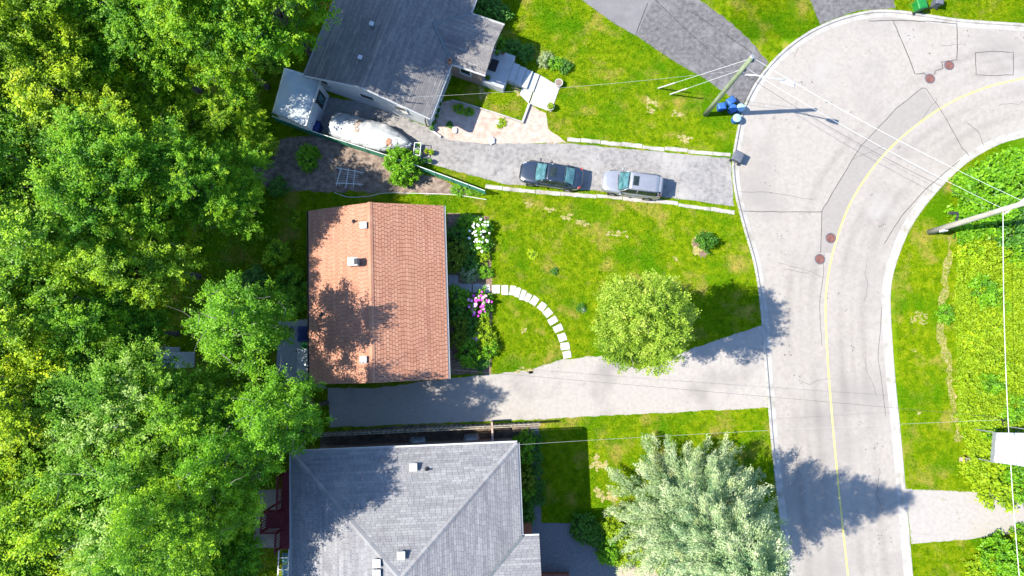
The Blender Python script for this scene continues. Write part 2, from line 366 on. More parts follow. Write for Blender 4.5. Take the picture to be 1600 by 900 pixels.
# painted centre line, repair patch and tar seams on the road
def ribbon(path, wd): return offset_path(path, wd/2)+offset_path(path, -wd/2)[::-1]
YL = smooth_path(PL([(1660, 108), (1600, 122), (1540, 137), (1480, 163), (1420, 205), (1370, 255), (1330, 315), (1306, 378), (1294, 430), (1290, 480), (1293, 560), (1300, 650), (1310, 760), (1325, 900), (1335, 990)], ROADZ), 6)
wy = smooth_path(YL[::4]+[YL[-1]], 6); nu_ = 60; us = [-4.1+8.2*i/nu_ for i in range(nu_+1)]; rows_ = [offset_path(wy, u_) for u_ in us]; mbw = MB(); wv_ = []
for j in range(len(wy)):
    for i, u_ in enumerate(us):
        mbw.v.append((rows_[i][j].x, rows_[i][j].y, ROADZ+.0025)); a_ = abs(u_); b_ = math.exp(-((a_-1.05)/.32)**2)+math.exp(-((a_-2.75)/.32)**2)+.6*math.exp(-((a_-1.9)/.2)**2); wv_.append(min(1, b_*(.65+.35*math.sin(j*.21+u_)))*min(1, (4.1-a_)*2))
mbw.f = [(j*(nu_+1)+i, j*(nu_+1)+i+1, (j+1)*(nu_+1)+i+1, (j+1)*(nu_+1)+i) for j in range(len(wy)-1) for i in range(nu_)]
wo_ = mbw.build('wheel_tracks', M['road_wear']); wo_['kind'] = 'structure'; wo_.data.attributes.new('v', 'FLOAT', 'POINT').data.foreach_set('value', wv_)
if wo_.data.polygons[0].normal.z < 0: wo_.data.flip_normals()
sheet('centre_line', ribbon(YL, .13), ROADZ+.008, M['yellow_paint'])
sheet('road_patch', PL([(1441, 137), (1400, 170), (1345, 228), (1300, 300), (1284, 330), (1282, 395), (1300, 395), (1330, 315), (1370, 255), (1420, 205), (1468, 172)], ROADZ), ROADZ+.004, M['road_patch'])
seams = [([(1524, 82), (1552, 80), (1583, 82), (1583, 117), (1552, 118), (1525, 117), (1524, 82)], .05), ([(1357, 33), (1395, 32), (1404, 52), (1430, 116), (1444, 114), (1447, 119)], .06),
         ([(1395, 32), (1450, 33), (1495, 37), (1496, 70), (1495, 94), (1471, 97), (1473, 107), (1461, 111), (1460, 117)], .06),
         ([(1282, 395), (1284, 330), (1300, 302), (1345, 228), (1400, 170), (1441, 137), (1447, 139), (1470, 172), (1503, 230), (1514, 244)], .045),
         ([(1160, 330), (1220, 331), (1284, 331)], .05), ([(1512, 193), (1528, 205), (1537, 228)], .035), ([(1288, 395), (1286, 430), (1280, 480), (1284, 540)], .03),
         ([(1378, 480), (1372, 560), (1384, 650)], .03), ([(1382, 380), (1410, 335), (1450, 292), (1500, 250)], .045), ([(1215, 410), (1260, 422), (1284, 432)], .02), ([(1150, 300), (1200, 300), (1270, 312)], .02)]
for pts, wd in seams:
    pp = ragged_path = []
    base = PL(pts, ROADZ); r = random.Random(len(pts))
    for i in range(len(base)-1):
        for k in range(4): pp.append(base[i].lerp(base[i+1], k/4)+Vector((r.uniform(-.03, .03), r.uniform(-.03, .03), 0)))
    pp.append(base[-1])
    sheet('tar_seam', ribbon(pp, wd), ROADZ+.012, M['tar'])

rq = random.Random(77)
for (a, b) in ((1360, 82), (1262, 125), (1258, 131), (1300, 160), (1420, 55), (1518, 50), (1571, 47), (1205, 262), (1203, 285), (1343, 405), (1380, 350), (1300, 460), (1225, 460), (1336, 545), (1233, 550), (1379, 840), (1388, 845), (1377, 850), (1365, 700), (1250, 330), (1218, 368), (1590, 57), (1415, 60), (1440, 80), (1240, 590)):
    c0 = P(a, b, ROADZ); mb_ = MB()
    for k in range(rq.randint(1, 5)):
        bl = blob(c0+Vector((rq.gauss(0, .3), rq.gauss(0, .2), 0)), rq.uniform(.02, .08), rq.uniform(.015, .05), rq.uniform(0, 3), .6, 12, seed=a+k); mb_.add([(v_.x, v_.y, ROADZ+.005+.001*k) for v_ in bl], [tuple(range(12))])
    mb_.build('road_stain', M['tar'], None, tri=True)['kind'] = 'structure'
for (a, b, ln, an) in ((1330, 250, 3.2, .6), (1240, 90, 2.4, 1.2), (1225, 420, 2.0, -.2), (1350, 470, 3.0, 1.5), (1250, 600, 2.6, .1), (1370, 620, 3, 1.6), (1440, 190, 2.6, .9), (1560, 165, 3.4, .3), (1240, 760, 3, 1.5), (1380, 800, 3.2, 1.5), (1470, 70, 2, .1)):
    p0 = P(a, b, ROADZ); pp = [p0]
    for k in range(10): pp.append(pp[-1]+Vector((math.cos(an+rq.uniform(-.5, .5)), math.sin(an+rq.uniform(-.5, .5)), 0))*ln/10)
    sheet('road_crack', ribbon(pp, .022), ROADZ+.007, M['tar'])
# manhole covers
def manhole(px, py, label):
    c = P(px, py, ROADZ); root = empty('manhole_cover', c, label, 'manhole cover', 'round iron covers in the road')
    MB().lathe([(.36, .006), (.40, .006), (.40, .022), (.36, .022), (.35, .012), (.02, .012)], c, 28).build('frame_ring', M['plastic_grey'], root)
    MB().lathe([(.33, .010), (.33, .024), (.29, .026), (.28, .020), (.02, .020)], c, 28).build('lid', M['cast_iron'], root)
    for k in range(3):
        for j in range(-1, 2): MB().box(c+Vector((j*.16, (k-1)*.16, .026)), (.1, .05, .012), rz=(k+j)*.8).build('raised_bar', M['cast_iron'], root)
manhole(1453, 123, 'round rusty manhole cover at the left end of the stepped tar seam'); manhole(1483, 102, 'round rusty manhole cover nearest the tar rectangle, in the stepped seam')
manhole(1298, 372, 'rusty manhole cover touching the yellow centre line'); manhole(1281, 405, 'rusty manhole cover just left of the yellow line, lower of the pair')

# driveways and yards
EXC = []      # places where no grass grows
def area(name, px, z, m, rag=.05, exc=True, seed=1, kind='structure'):
    w_ = PL(px); pts = ragged(w_, rag, .4, seed) if rag else w_
    if exc: EXC.append(w_)
    return sheet(name, pts, z, m, kind)
area('driveway', [(498, 206), (497, 150), (560, 158), (690, 206), (706, 219), (760, 223), (885, 224), (1141, 247), (1147, 322), (1000, 303), (790, 288), (700, 264)], .004, M['drive_worn'], seed=2)
area('driveway', [(512, 606), (590, 606), (702, 591), (770, 585), (832, 577), (880, 561), (940, 556), (1000, 578), (1080, 545), (1130, 528), (1191, 508), (1200, 637), (1000, 647), (840, 655), (515, 668)], .004, M['drive_pale'], .06, seed=3)
area('driveway', [(840, -60), (908, -2), (936, 20), (968, 42), (1003, 62), (1060, 100), (1100, 122), (1130, 143), (1157, 166), (1163, 160), (1186, 120), (1201, 98), (1170, 60), (1130, 25), (1090, -2), (1020, -60)], .004, M['drive_dark'], .07, seed=4)
sheet('driveway_patch', ragged(PL([(840, -60), (908, -1), (938, 20), (968, 41), (994, 56), (1010, 22), (1028, -12), (1040, -60)]), .05), .008, M['drive_mid'])
area('driveway', [(1245, -60), (1266, 2), (1281, 38), (1340, 17), (1400, 13), (1396, -2), (1380, -60)], .004, M['drive_dark'], seed=5)
area('driveway', [(1414, 764), (1530, 769), (1600, 760), (1660, 760), (1660, 838), (1600, 830), (1520, 842), (1424, 850)], .004, M['drive_pale'], seed=6)
for pts in ([(1012, 5), (1003, 28), (993, 55)], [(1024, 0), (1060, 35), (1100, 72), (1130, 100)], [(1080, 18), (1120, 45), (1160, 72), (1175, 83)], [(1160, 165), (1180, 128), (1195, 104)]):
    sheet('tar_seam', ribbon(smooth_path(PL(pts), 5), .07), .016, M['tar'])
def edging(pts, wd, n, lab):
    root = empty('driveway_edging', P(*pts[0]), kind='structure'); path = smooth_path(PL(pts), 8); L = len(path)-1
    for i in range(n):
        a = path[int(L*i/n)]; b = path[int(L*(i+1)/n)]; d = (b-a).normalized()*.02
        rs = random.Random(i+int(pts[0][0])); off = Vector((0, rs.uniform(-.05, .05), 0)); MB().prism(ragged(ribbon([a+d+off, b-d+off], wd*rs.uniform(.75, 1.05)), .03, .3, i), -.03, .02+rs.uniform(0, .02)).build('slab', M['concrete'], root, bevel=.02)
    EXC.append(ribbon(path, wd))
edging([(886, 217), (960, 224), (1050, 234), (1142, 242)], .34, 8, '')
edging([(758, 291), (850, 300), (960, 309), (1060, 319), (1148, 332)], .32, 9, '')
area('patio', [(683, 160), (706, 156), (816, 191), (828, 163), (853, 177), (857, 202), (886, 223), (760, 225), (700, 218), (680, 209)], .008, M['pink_gravel'], .06, seed=7)
area('vegetable_plot', [(395, 225), (470, 212), (500, 212), (600, 240), (640, 262), (700, 285), (755, 302), (700, 304), (600, 300), (520, 300), (430, 296), (380, 285)], .004, M['soil'], .15, seed=8)
area('flower_bed', [(699, 332), (764, 338), (769, 440), (768, 584), (703, 586)], .004, M['mulch'], .05, seed=9)
area('side_yard', [(500, 676), (640, 664), (842, 660), (842, 705), (500, 705)], .004, M['dirt_side'], .04, seed=10)
area('yard_patio', [(397, 766), (440, 764), (440, 856), (397, 856)], .006, M['patio_tan'], .03, seed=11)
area('paved_path', [(829, 668), (842, 668), (846, 822), (832, 822)], .010, M['paver_grey'], .02, seed=12)
area('paved_court', [(806, 815), (905, 818), (940, 840), (962, 882), (962, 990), (806, 990)], .006, M['paver_grey'], .03, seed=13)
area('paved_court', [(962, 882), (1015, 880), (1030, 900), (1040, 990), (962, 990)], .006, M['paver_tan'], .03, seed=14)
area('house_walk', [(432, 500), (485, 500), (490, 602), (510, 603), (510, 608), (462, 602), (432, 590)], .008, M['stone_grey'], .1, seed=15)
area('entry_slab', [(700, 428), (716, 430), (716, 470), (702, 470)], .012, M['stone_grey'], .0)
# bare and straw-coloured patches in the lawns
mr_ = blob(P(1092, 386), .55, .75, 0, .35, 26, 9); sheet('mulch_ring', mr_, .003, M['straw']); EXC.append(mr_)
spots = [(1093, 388, .5, .7, 'mulch'), (860, 328, .5, .25, 'straw'), (885, 338, .7, .25, 'straw'), (912, 350, .6, .3, 'straw'), (952, 363, .3, .25, 'straw'), (972, 366, .5, .3, 'straw'), (825, 320, .4, .25, 'straw'),
         (1438, 492, .55, .25, 'straw'), (1445, 503, .5, .2, 'straw'), (1428, 498, .25, .35, 'straw'), (1427, 548, .2, .12, 'straw'), (1436, 647, .22, .22, 'straw'), (818, 578, .7, .22, 'straw'), (820, 518, .25, .25, 'straw'),
         (1055, 405, .2, .2, 'straw'), (1020, 160, .6, .4, 'straw'), (1010, 172, .6, .3, 'straw'), (1060, 180, .6, .3, 'straw'), (1070, 215, .7, .4, 'straw'), (805, 145, .4, .6, 'straw'), (755, 145, .5, .5, 'straw'), (938, 728, .8, .6, 'straw'), (945, 770, .8, .8, 'straw')]
BARE = []
for i, (a, b, rx, ry, mm) in enumerate(spots):
    r_ = random.Random(i+40); c0 = P(a, b); mb_ = MB()
    for k in range(6):
        cc = c0+Vector((r_.uniform(-1, 1)*rx*.8, r_.uniform(-1, 1)*ry*.8, 0)); bl = blob(cc, rx*r_.uniform(.2, .45), ry*r_.uniform(.25, .5), r_.uniform(-.4, .2), .7, 18, seed=i*7+k); mb_.add([(v_.x, v_.y, .004+.0012*k) for v_ in bl], [tuple(range(len(bl)))]); BARE.append(bl)
    mb_.build('bare_patch', M[mm], None, tri=True)['kind'] = 'structure'
for pts, wd in (([(1483, 370), (1480, 420), (1474, 470), (1470, 520), (1482, 570), (1486, 605), (1490, 640), (1499, 690)], .42),):
    path = smooth_path(PL(pts), 5); rr = random.Random(4)
    L_ = offset_path(path, wd/2); R_ = offset_path(path, -wd/2)
    tr = [p+Vector((rr.uniform(-.2, .2), rr.uniform(-.1, .1), 0)) for p in L_]+[p+Vector((rr.uniform(-.2, .2), rr.uniform(-.1, .1), 0)) for p in R_[::-1]]
    sheet('worn_trail', tr, .004, M['straw'])

# stepping stones
sp = empty('stepping_stone_path', P(711, 450), kind='structure')
stones = [(719, 450, 12, 14, 0, 'g'), (731, 450, 12, 14, 0, 'g'), (745, 450, 12, 14, 0, 'g'), (759, 451, 14, 13, 2, 's'), (775, 452, 13, 14, 0, 's'), (789, 453, 11, 15, 0, 's'), (801, 454, 9.5, 15, -8, 's'), (809, 457, 8, 16, -14, 's'),
          (817, 461, 8, 16, -18, 's'), (825, 465, 9, 13, -24, 's'), (835, 470, 11, 14, -32, 's'), (847, 479, 12, 13, -38, 's'), (856, 489, 12, 13, -50, 's'), (864, 501, 11, 15, -60, 's'), (872, 513, 11, 14, -66, 's'), (878, 527, 12, 13, -72, 's'), (883, 541, 12, 14, -84, 's'), (886, 554, 11, 13, -80, 's')]
for i, (a, b, sx, sy, rot, k) in enumerate(stones):
    c = P(a, b); r = random.Random(i); hx, hy = sx/42, sy/42; ang = R(rot); pts = []
    for x, y in ((-hx, -hy), (0, -hy*1.03), (hx, -hy), (hx, hy), (0, hy*1.03), (-hx, hy)):
        x *= r.uniform(.9, 1.06); y *= r.uniform(.92, 1.06); pts.append(Vector((c.x+x*math.cos(ang)-y*math.sin(ang), c.y+x*math.sin(ang)+y*math.cos(ang), 0)))
    MB().prism(pts, -.04, .045).build('stone', M['stone_step' if k == 's' else 'stone_grey'], sp, bevel=.015)
    EXC.append(pts)
# ------------------------------------------------------------------ houses
def clip_poly(poly, clip):
    out = poly
    n = len(clip)
    for i in range(n):
        a, b = clip[i], clip[(i+1) % n]; inp = out; out = []
        if not inp: return []
        def side(p): return (b[0]-a[0])*(p[1]-a[1])-(b[1]-a[1])*(p[0]-a[0])
        for k in range(len(inp)):
            p, q = inp[k], inp[(k+1) % len(inp)]; sp_, sq = side(p), side(q)
            if sp_ >= 0: out.append(p)
            if (sp_ >= 0) != (sq >= 0):
                t = sp_/(sp_-sq); out.append((p[0]+(q[0]-p[0])*t, p[1]+(q[1]-p[1])*t))
    return out
def shingles(poly3, eave_a, eave_b, m, parent, course=.26, tab=.33, gap=.022, seed=0, streak=.5):
    """overlapping tabs laid in courses up one roof plane; poly3 convex, planar"""
    e = (Vector(eave_b)-Vector(eave_a)).normalized(); o = Vector(eave_a)
    pts = [Vector(p) for p in poly3]
    nv = (pts[1]-pts[0]).cross(pts[2]-pts[0]).normalized()
    if nv.z < 0: nv = -nv
    s = nv.cross(e).normalized()
    if s.z < 0: s = -s
    p2 = [((p-o).dot(e), (p-o).dot(s)) for p in pts]
    ar = sum(p2[i][0]*p2[(i+1) % len(p2)][1]-p2[(i+1) % len(p2)][0]*p2[i][1] for i in range(len(p2)))
    if ar < 0: p2.reverse()
    u0, u1 = min(p[0] for p in p2), max(p[0] for p in p2); v0, v1 = min(p[1] for p in p2), max(p[1] for p in p2)
    r = random.Random(seed); mb = MB(); vals = []
    v = v0; row = 0
    while v < v1:
        u = u0-r.uniform(0, tab); rowv = r.uniform(-.16, .16); base = r.random(); run = 0
        while u < u1:
            if run <= 0: base = r.random(); run = r.choice((1, 1, 2, 3, 3))
            run -= 1
            wd = tab*r.uniform(.92, 1.08)
            q = clip_poly([(u+gap/2, v), (u+wd-gap/2, v), (u+wd-gap/2, v+course-.008), (u+gap/2, v+course-.008)], p2)
            if len(q) >= 3:
                lift = .012+r.uniform(0, .006); k = len(q)
                def hh(b_): return lift+.012*(1-(b_-v)/course)
                top = [o+e*a+s*b_+nv*hh(b_) for a, b_ in q]; bot = [o+e*a+s*b_+nv*.002 for a, b_ in q]
                mb.add(bot+top, [tuple(range(k, 2*k))]+[(i, (i+1) % k, k+(i+1) % k, k+i) for i in range(k)])
                vals += [min(1, max(0, .5+rowv+(base-.5)*streak+r.uniform(-.12, .12)))]*(2*k)
            u += wd
        v += course; row += 1
    o_ = mb.build('shingles', m, parent); o_['kind'] = 'stuff'
    at = o_.data.attributes.new('v', 'FLOAT', 'POINT'); at.data.foreach_set('value', vals)
    return o_
def ridge_cap(a, b, m, parent, wd=.3, name='ridge_cap', lift=.05):
    a, b = Vector(a), Vector(b); L = (b-a).length; d = (b-a).normalized(); x = d.cross(Vector((0, 0, 1))).normalized()
    n = max(2, int(L/.45)); mb = MB(); vals = []; r = random.Random(int(L*100))
    for i in range(n):
        p, q = a+d*(L*i/n), a+d*(L*(i+1)/n+.03); h = Vector((0, 0, lift))
        mb.add([p-x*wd/2-Vector((0, 0, .02)), p+h, p+x*wd/2-Vector((0, 0, .02)), q-x*wd/2-Vector((0, 0, .03)), q+h*.8, q+x*wd/2-Vector((0, 0, .03))], [(0, 3, 4, 1), (1, 4, 5, 2), (0, 1, 2), (5, 4, 3)])
        vals += [r.uniform(.3, .8)]*6
    o = mb.build(name, m, parent)
    at = o.data.attributes.new('v', 'FLOAT', 'POINT'); at.data.foreach_set('value', vals)
    return o
def roof_plane(parent, poly, ea, eb, msh, mund, seed, name='roof', **kw):
    o = MB().slab(poly, .16).build(name, mund, parent)
    shingles(poly, ea, eb, msh, o, seed=seed, **kw); return o
def gutter(parent, a, b, m, out=Vector((0, 0, 0))):
    a, b = Vector(a), Vector(b); d = (b-a).normalized(); x = d.cross(Vector((0, 0, 1))).normalized()
    if x.dot(out) < 0: x = -x
    prof = [(.02, -.02), (.02, -.14), (.13, -.14), (.13, -.01), (.115, -.01), (.115, -.12), (.035, -.12), (.035, -.02)]
    n = len(prof); vs = [p+x*u+Vector((0, 0, v)) for p in (a, b) for u, v in prof]
    return MB().add(vs, [(i, (i+1) % n, n+(i+1) % n, n+i) for i in range(n)]+[tuple(range(n)), tuple(range(n, 2*n))[::-1]]).build('gutter', m, parent)
def box_vent(parent, p, size=.42, rz=0):
    o = MB().box(p+Vector((0, 0, .10)), (size, size, .3), rz).build('roof_vent', M['metal_grey'], parent)
    MB().box(p+Vector((0, 0, .28)), (size+.08, size+.08, .06), rz).build('vent_cap', M['trim_white'], o, bevel=.015)
def pipe_vent(parent, p):
    o = MB().lathe([(.16, 0), (.16, .03), (.06, .10), (.05, .4), (.035, .4), (.035, .3)], p, 12).build('vent_pipe', M['metal_dark'], parent)
def walls(parent, poly, z1, m, gables=()):
    mb = MB(); mb.prism(poly, -.05, z1)
    for g in gables: mb.add(g[0], [(0, 1, 2)])
    return mb.build('wall', m, parent)
def opening(parent, a, b, t, wd, z0, ht, kind='window', out=None):
    """a window or door on the wall line a-b at fraction t"""
    a, b = Vector((a[0], a[1], 0)), Vector((b[0], b[1], 0)); d = (b-a).normalized(); x = d.cross(Vector((0, 0, 1)))
    if out is not None and x.dot(out) < 0: x = -x
    c = a.lerp(b, t)+x*.02; rz = math.atan2(d.y, d.x)
    mid = c+Vector((0, 0, z0+ht/2))
    f = MB()
    for s_ in (-1, 1):
        f.box(mid+d*s_*(wd/2-.04), (.08, .09, ht), rz)
        f.box(mid+Vector((0, 0, s_*(ht/2-.04))), (wd-.165, .088, .08), rz)
    o = f.build(kind, M['trim_white'], parent)
    if kind == 'window':
        MB().box(mid, (wd-.16, .05, ht-.16), rz).build('pane', M['glass_dark'], o)
        MB().box(c+Vector((0, 0, z0-.03))+x*.04, (wd+.1, .16, .05), rz).build('sill', M['concrete'], o)
    else:
        MB().box(mid, (wd-.16, .06, ht-.16), rz).build('door_leaf', M['wood_red'], o)
        MB().box(mid+d*(wd/2-.2)+x*.05, (.04, .08, .12), rz).build('handle', M['metal_grey'], o)
    return o
def fit_rect(nw, ne, se, sw):
    c = (nw+ne+se+sw)/4; u = ((ne-nw)+(se-sw)); u.z = 0; W = u.length/2; u.normalize(); v = Vector((-u.y, u.x, 0))
    D = ((nw-sw)+(ne-se)).dot(v)/2
    return c, u, v, W, D

# --- bungalow with the orange-red gable roof
ZE, ZR = 2.9, 4.6
c, u, v, W, D = fit_rect(P(482, 331, ZE), P(693, 325, ZE), P(700.5, 588, ZE), P(484, 599, ZE))
c.z = 0; D += .25
hr = empty('bungalow', c, 'bungalow with orange-red shingled gable roof beside the curved stepping stones', 'house')
def L3(cc, uu, vv): return lambda a, b, z: cc+uu*a+vv*b+Vector((0, 0, z))
q = L3(c, u, v); oh = .45; RX = -.05
wp = [q(-W/2+oh, -D/2+oh, 0), q(W/2-oh, -D/2+oh, 0), q(W/2-oh, D/2-oh, 0), q(-W/2+oh, D/2-oh, 0)]
ztop = ZE+(ZR-ZE)*oh/(W/2)-.2
walls(hr, wp, ztop, M['brick_tan'])
for s_ in (-1, 1):
    g = [q(-W/2+oh, s_*(D/2-oh), ztop), q(W/2-oh, s_*(D/2-oh), ztop), q(RX, s_*(D/2-oh), ZR-.2)]; MB().slab([Vector(p) for p in g] if s_ < 0 else [g[1], g[0], g[2]], .1).build('gable_wall', M['siding_white'], hr)
rw = [q(-W/2, -D/2, ZE), q(RX, -D/2, ZR), q(RX, D/2, ZR), q(-W/2, D/2, ZE)]
re = [q(RX, -D/2, ZR), q(W/2, -D/2, ZE), q(W/2, D/2, ZE), q(RX, D/2, ZR)]
roof_plane(hr, rw, q(-W/2, -D/2, ZE), q(-W/2, D/2, ZE), M['shingle_red'], M['roof_red_under'], 1, course=.2, tab=.29, gap=.02, streak=.35)
roof_plane(hr, re, q(W/2, -D/2, ZE), q(W/2, D/2, ZE), M['shingle_red'], M['roof_red_under'], 2, course=.2, tab=.29, gap=.035, streak=.5)
ridge_cap(q(RX, -D/2, ZR+.015), q(RX, D/2, ZR+.015), M['shingle_red'], hr, .34)
gutter(hr, q(W/2, -D/2, ZE), q(W/2, D/2, ZE), M['trim_white'], u); gutter(hr, q(-W/2, -D/2, ZE), q(-W/2, D/2, ZE), M['trim_brown'], -u)
def zred(p):
    a = (Vector((p.x, p.y, 0))-c).dot(u); return ZR-(ZR-ZE)*abs(a-RX)/(W/2-(RX if a > 0 else -RX))
def on_red(px, py):
    p = P(px, py, 4.6); z = zred(p); p = P(px, py, z); p.z = zred(p); return p
for a, b in ((569, 353), (569, 562)): box_vent(hr, on_red(a, b), .38, R(2))
for a, b in ((553, 346), (502, 491)): pipe_vent(hr, on_red(a, b))
p = on_red(556, 411)
ch = MB().box(p+Vector((0, 0, .3)), (.62, .5, .9), R(2)).build('chimney', M['metal_grey'], hr, bevel=.01)
MB().box(p+Vector((-.03, 0, .78)), (.66, .56, .07), R(2)).build('chimney_cap', M['trim_white'], ch); MB().box(p+Vector((.2, 0, .85)), (.22, .4, .1), R(2)).build('flue', M['metal_dark'], ch)
fr = [q(W/2-oh, -D/2+oh, 0), q(W/2-oh, D/2-oh, 0)]
opening(hr, *fr, .5, 1.0, .15, 2.1, 'door', u)
for t in (.18, .36, .68, .86): opening(hr, *fr, t, 1.5, .95, 1.2, 'window', u)
bk = [q(-W/2+oh, -D/2+oh, 0), q(-W/2+oh, D/2-oh, 0)]
for t in (.3, .7): opening(hr, *bk, t, 1.2, 1.0, 1.1, 'window', -u)
sd = [q(-W/2+oh, -D/2+oh, 0), q(W/2-oh, -D/2+oh, 0)]
for t in (.3, .75): opening(hr, *sd, t, 1.1, 1.1, .9, 'window', -v)
RED_FOOT = wp; EXC.append(wp)

# --- house at the top: grey gable roof with an entry wing
ZE2, ZR2 = 3.1, 4.75
sw = P(476, 117.5, ZE2); se = P(671.5, 185, ZE2); ee = P(702, 97, ZE2)
u2 = (se-sw); W2 = u2.length; u2.normalize(); v2 = Vector((-u2.y, u2.x, 0)); D2 = 15.5
c2 = sw+u2*W2/2+v2*D2/2; c2.z = 0
hg = empty('bungalow', c2, 'bungalow with weathered grey gable roof and white siding beside the covered boat', 'house')
q2 = L3(c2, u2, v2); oh2 = .4
def zg(a): return ZR2-(ZR2-ZE2)*abs(a)/(W2/2)
wp2 = [q2(-W2/2+oh2, -D2/2+oh2, 0), q2(W2/2-oh2, -D2/2+oh2, 0), q2(W2/2-oh2, D2/2-oh2, 0), q2(-W2/2+oh2, D2/2-oh2, 0)]
zt2 = zg(W2/2-oh2)-.2; walls(hg, wp2, zt2, M['siding_white'])
for s_ in (-1, 1):
    g = [q2(-W2/2+oh2, s_*(D2/2-oh2), zt2), q2(W2/2-oh2, s_*(D2/2-oh2), zt2), q2(0, s_*(D2/2-oh2), ZR2-.2)]
    o_ = MB().add(g+[p_-v2*s_*.1 for p_ in g], [(0, 1, 2), (5, 4, 3), (0, 3, 4, 1), (1, 4, 5, 2), (2, 5, 3, 0)]).build('gable_wall', M['siding_white'], hg)
rw2 = [q2(-W2/2, -D2/2, ZE2), q2(0, -D2/2, ZR2), q2(0, D2/2, ZR2), q2(-W2/2, D2/2, ZE2)]
re2 = [q2(0, -D2/2, ZR2), q2(W2/2, -D2/2, ZE2), q2(W2/2, D2/2, ZE2), q2(0, D2/2, ZR2)]
roof_plane(hg, rw2, rw2[0], rw2[3], M['shingle_grey'], M['roof_under'], 3, course=.15, tab=.4, gap=.015)
roof_plane(hg, re2, re2[1], re2[2], M['shingle_grey'], M['roof_under'], 4, course=.15, tab=.4, gap=.015)
ridge_cap(q2(0, -D2/2, ZR2+.015), q2(0, D2/2, ZR2+.015), M['shingle_grey'], hg, .3)
gutter(hg, re2[1], re2[2], M['trim_white'], u2); gutter(hg, rw2[0], rw2[3], M['trim_white'], -u2)
for s_, a_, b_ in ((-1, rw2[0], rw2[1]), (-1, re2[0], re2[1])):
    MB().bar(Vector(a_)-v2*.03-Vector((0, 0, .1)), Vector(b_)-v2*.03-Vector((0, 0, .1)), .05, .2).build('barge_board', M['trim_white'], hg)
# entry wing
pb = ee-c2; b0 = pb.dot(v2); pn = P(732, 21, ZE2)-c2; b1 = pn.dot(v2); a1 = (P(773, 78, ZE2)-c2).dot(u2)
bm_ = (b0+b1)/2; hw = (b1-b0)/2; pitch = (ZR2-ZE2)/(W2/2); zr3 = ZE2+hw*pitch+.02; a_in = W2/2-hw
e1_ = [q2(W2/2-.01, b0, ZE2+.02), q2(a1, b0, ZE2+.02), q2(a1, bm_, zr3), q2(a_in, bm_, zr3)]
e2_ = [q2(a1, b1, ZE2+.02), q2(W2/2-.01, b1, ZE2+.02), q2(a_in, bm_, zr3), q2(a1, bm_, zr3)]
roof_plane(hg, e1_, e1_[0], e1_[1], M['shingle_grey'], M['roof_under'], 5, course=.15, tab=.4, gap=.015)
roof_plane(hg, e2_, e2_[1], e2_[0], M['shingle_grey'], M['roof_under'], 6, course=.15, tab=.4, gap=.015)
for b_ in (b0, b1): MB().bar(q2(W2/2+.1, b_, ZE2+.05), q2(a_in, bm_, zr3+.03), .16, .05).build('valley_flashing', M['flashing'], hg)
gutter(hg, e1_[0], e1_[1], M['trim_white'], -v2); gutter(hg, e2_[0], e2_[1], M['trim_white'], v2)
we = [q2(W2/2-oh2+.002, b0+.35, 0), q2(a1-.5, b0+.35, 0), q2(a1-.5, b1-.35, 0), q2(W2/2-oh2+.002, b1-.35, 0)]
MB().prism(we, -.05, ZE2-.05).build('wall', M['brick_tan'], hg)
MB().slab([q2(a1-.5, b0+.35, ZE2-.05), q2(a1-.5, b1-.35, ZE2-.05), q2(a1-.5, bm_, zr3-.2)], .02).build('gable_wall', M['siding_white'], hg)
opening(hg, we[1], we[2], .62, 1.0, .9, 2.0, 'door', u2)
opening(hg, we[0], we[1], .5, .9, 1.2, 1.0, 'window', -v2)
for t, wd_ in ((.07, .7), (.45, 1.2), (.75, 1.0)): opening(hg, wp2[0], wp2[1], t, wd_, 1.5, .8, 'window', -v2)
opening(hg, wp2[1], wp2[2], .2, 1.6, 1.0, 1.2, 'window', u2)
def on_g(px, py):
    p = P(px, py, 4.5)
    for _ in range(3):
        z = zg((Vector((p.x, p.y, 0))-c2).dot(u2)); p = P(px, py, z)
    return p
rot2 = math.atan2(u2.y, u2.x)
for a, b in ((582, 40), (564, 92)): box_vent(hg, on_g(a, b), .22, rot2)
MB().tube([q2(W2/2-.55, -D2/2+.36, ZE2-.2), q2(W2/2-.55, -D2/2+.34, 2.2), q2(W2/2-.75, -D2/2+.3, 1.2), q2(W2/2-.75, -D2/2+.3, .1)], .05, 8).build('downspout', M['metal_dark'], hg)
mst = on_g(634, 160); MB().tube([mst-Vector((0, 0, .4)), mst+Vector((0, 0, .9))], .035, 8).build('service_mast', M['metal_grey'], hg)
MAST = mst+Vector((0, 0, .85))
MB().lathe([(.14, 0), (.14, .35), (.17, .38), (.1, .42), (.1, .3)], q2(W2/2-.05, b0-.05, ZE2+.05), 12).build('chimney_pot', M['terracotta'], hg)
EXC.append(wp2); EXC.append(we)

# --- big house at the bottom: silver-grey hip roof
Z3 = 5.6
nw3 = P(455, 707, Z3); ne3 = P(808.5, 692, Z3); u3 = (ne3-nw3); W3 = u3.length; u3.normalize(); v3 = Vector((-u3.y, u3.x, 0))
D3 = 16.2; c3 = nw3+u3*W3/2-v3*D3/2; c3.z = 0; q3 = L3(c3, u3, v3)
hb = empty('two_storey_house', c3, 'large two-storey house with silver-grey hip roof at the bottom edge', 'house')
ZA = Z3+2.3; HW = W3/2; hl = D3/2-HW
A = q3(0, hl if hl > 0 else .3, ZA); B = q3(0, -hl if hl > 0 else -.3, ZA)
NW, NE, SE, SW = q3(-HW, D3/2, Z3), q3(HW, D3/2, Z3), q3(HW, -D3/2, Z3), q3(-HW, -D3/2, Z3)
kw = dict(course=.15, tab=.36, gap=.014, streak=.55)
roof_plane(hb, [NE, NW, A], NW, NE, M['shingle_silver'], M['roof_under'], 11, **kw)
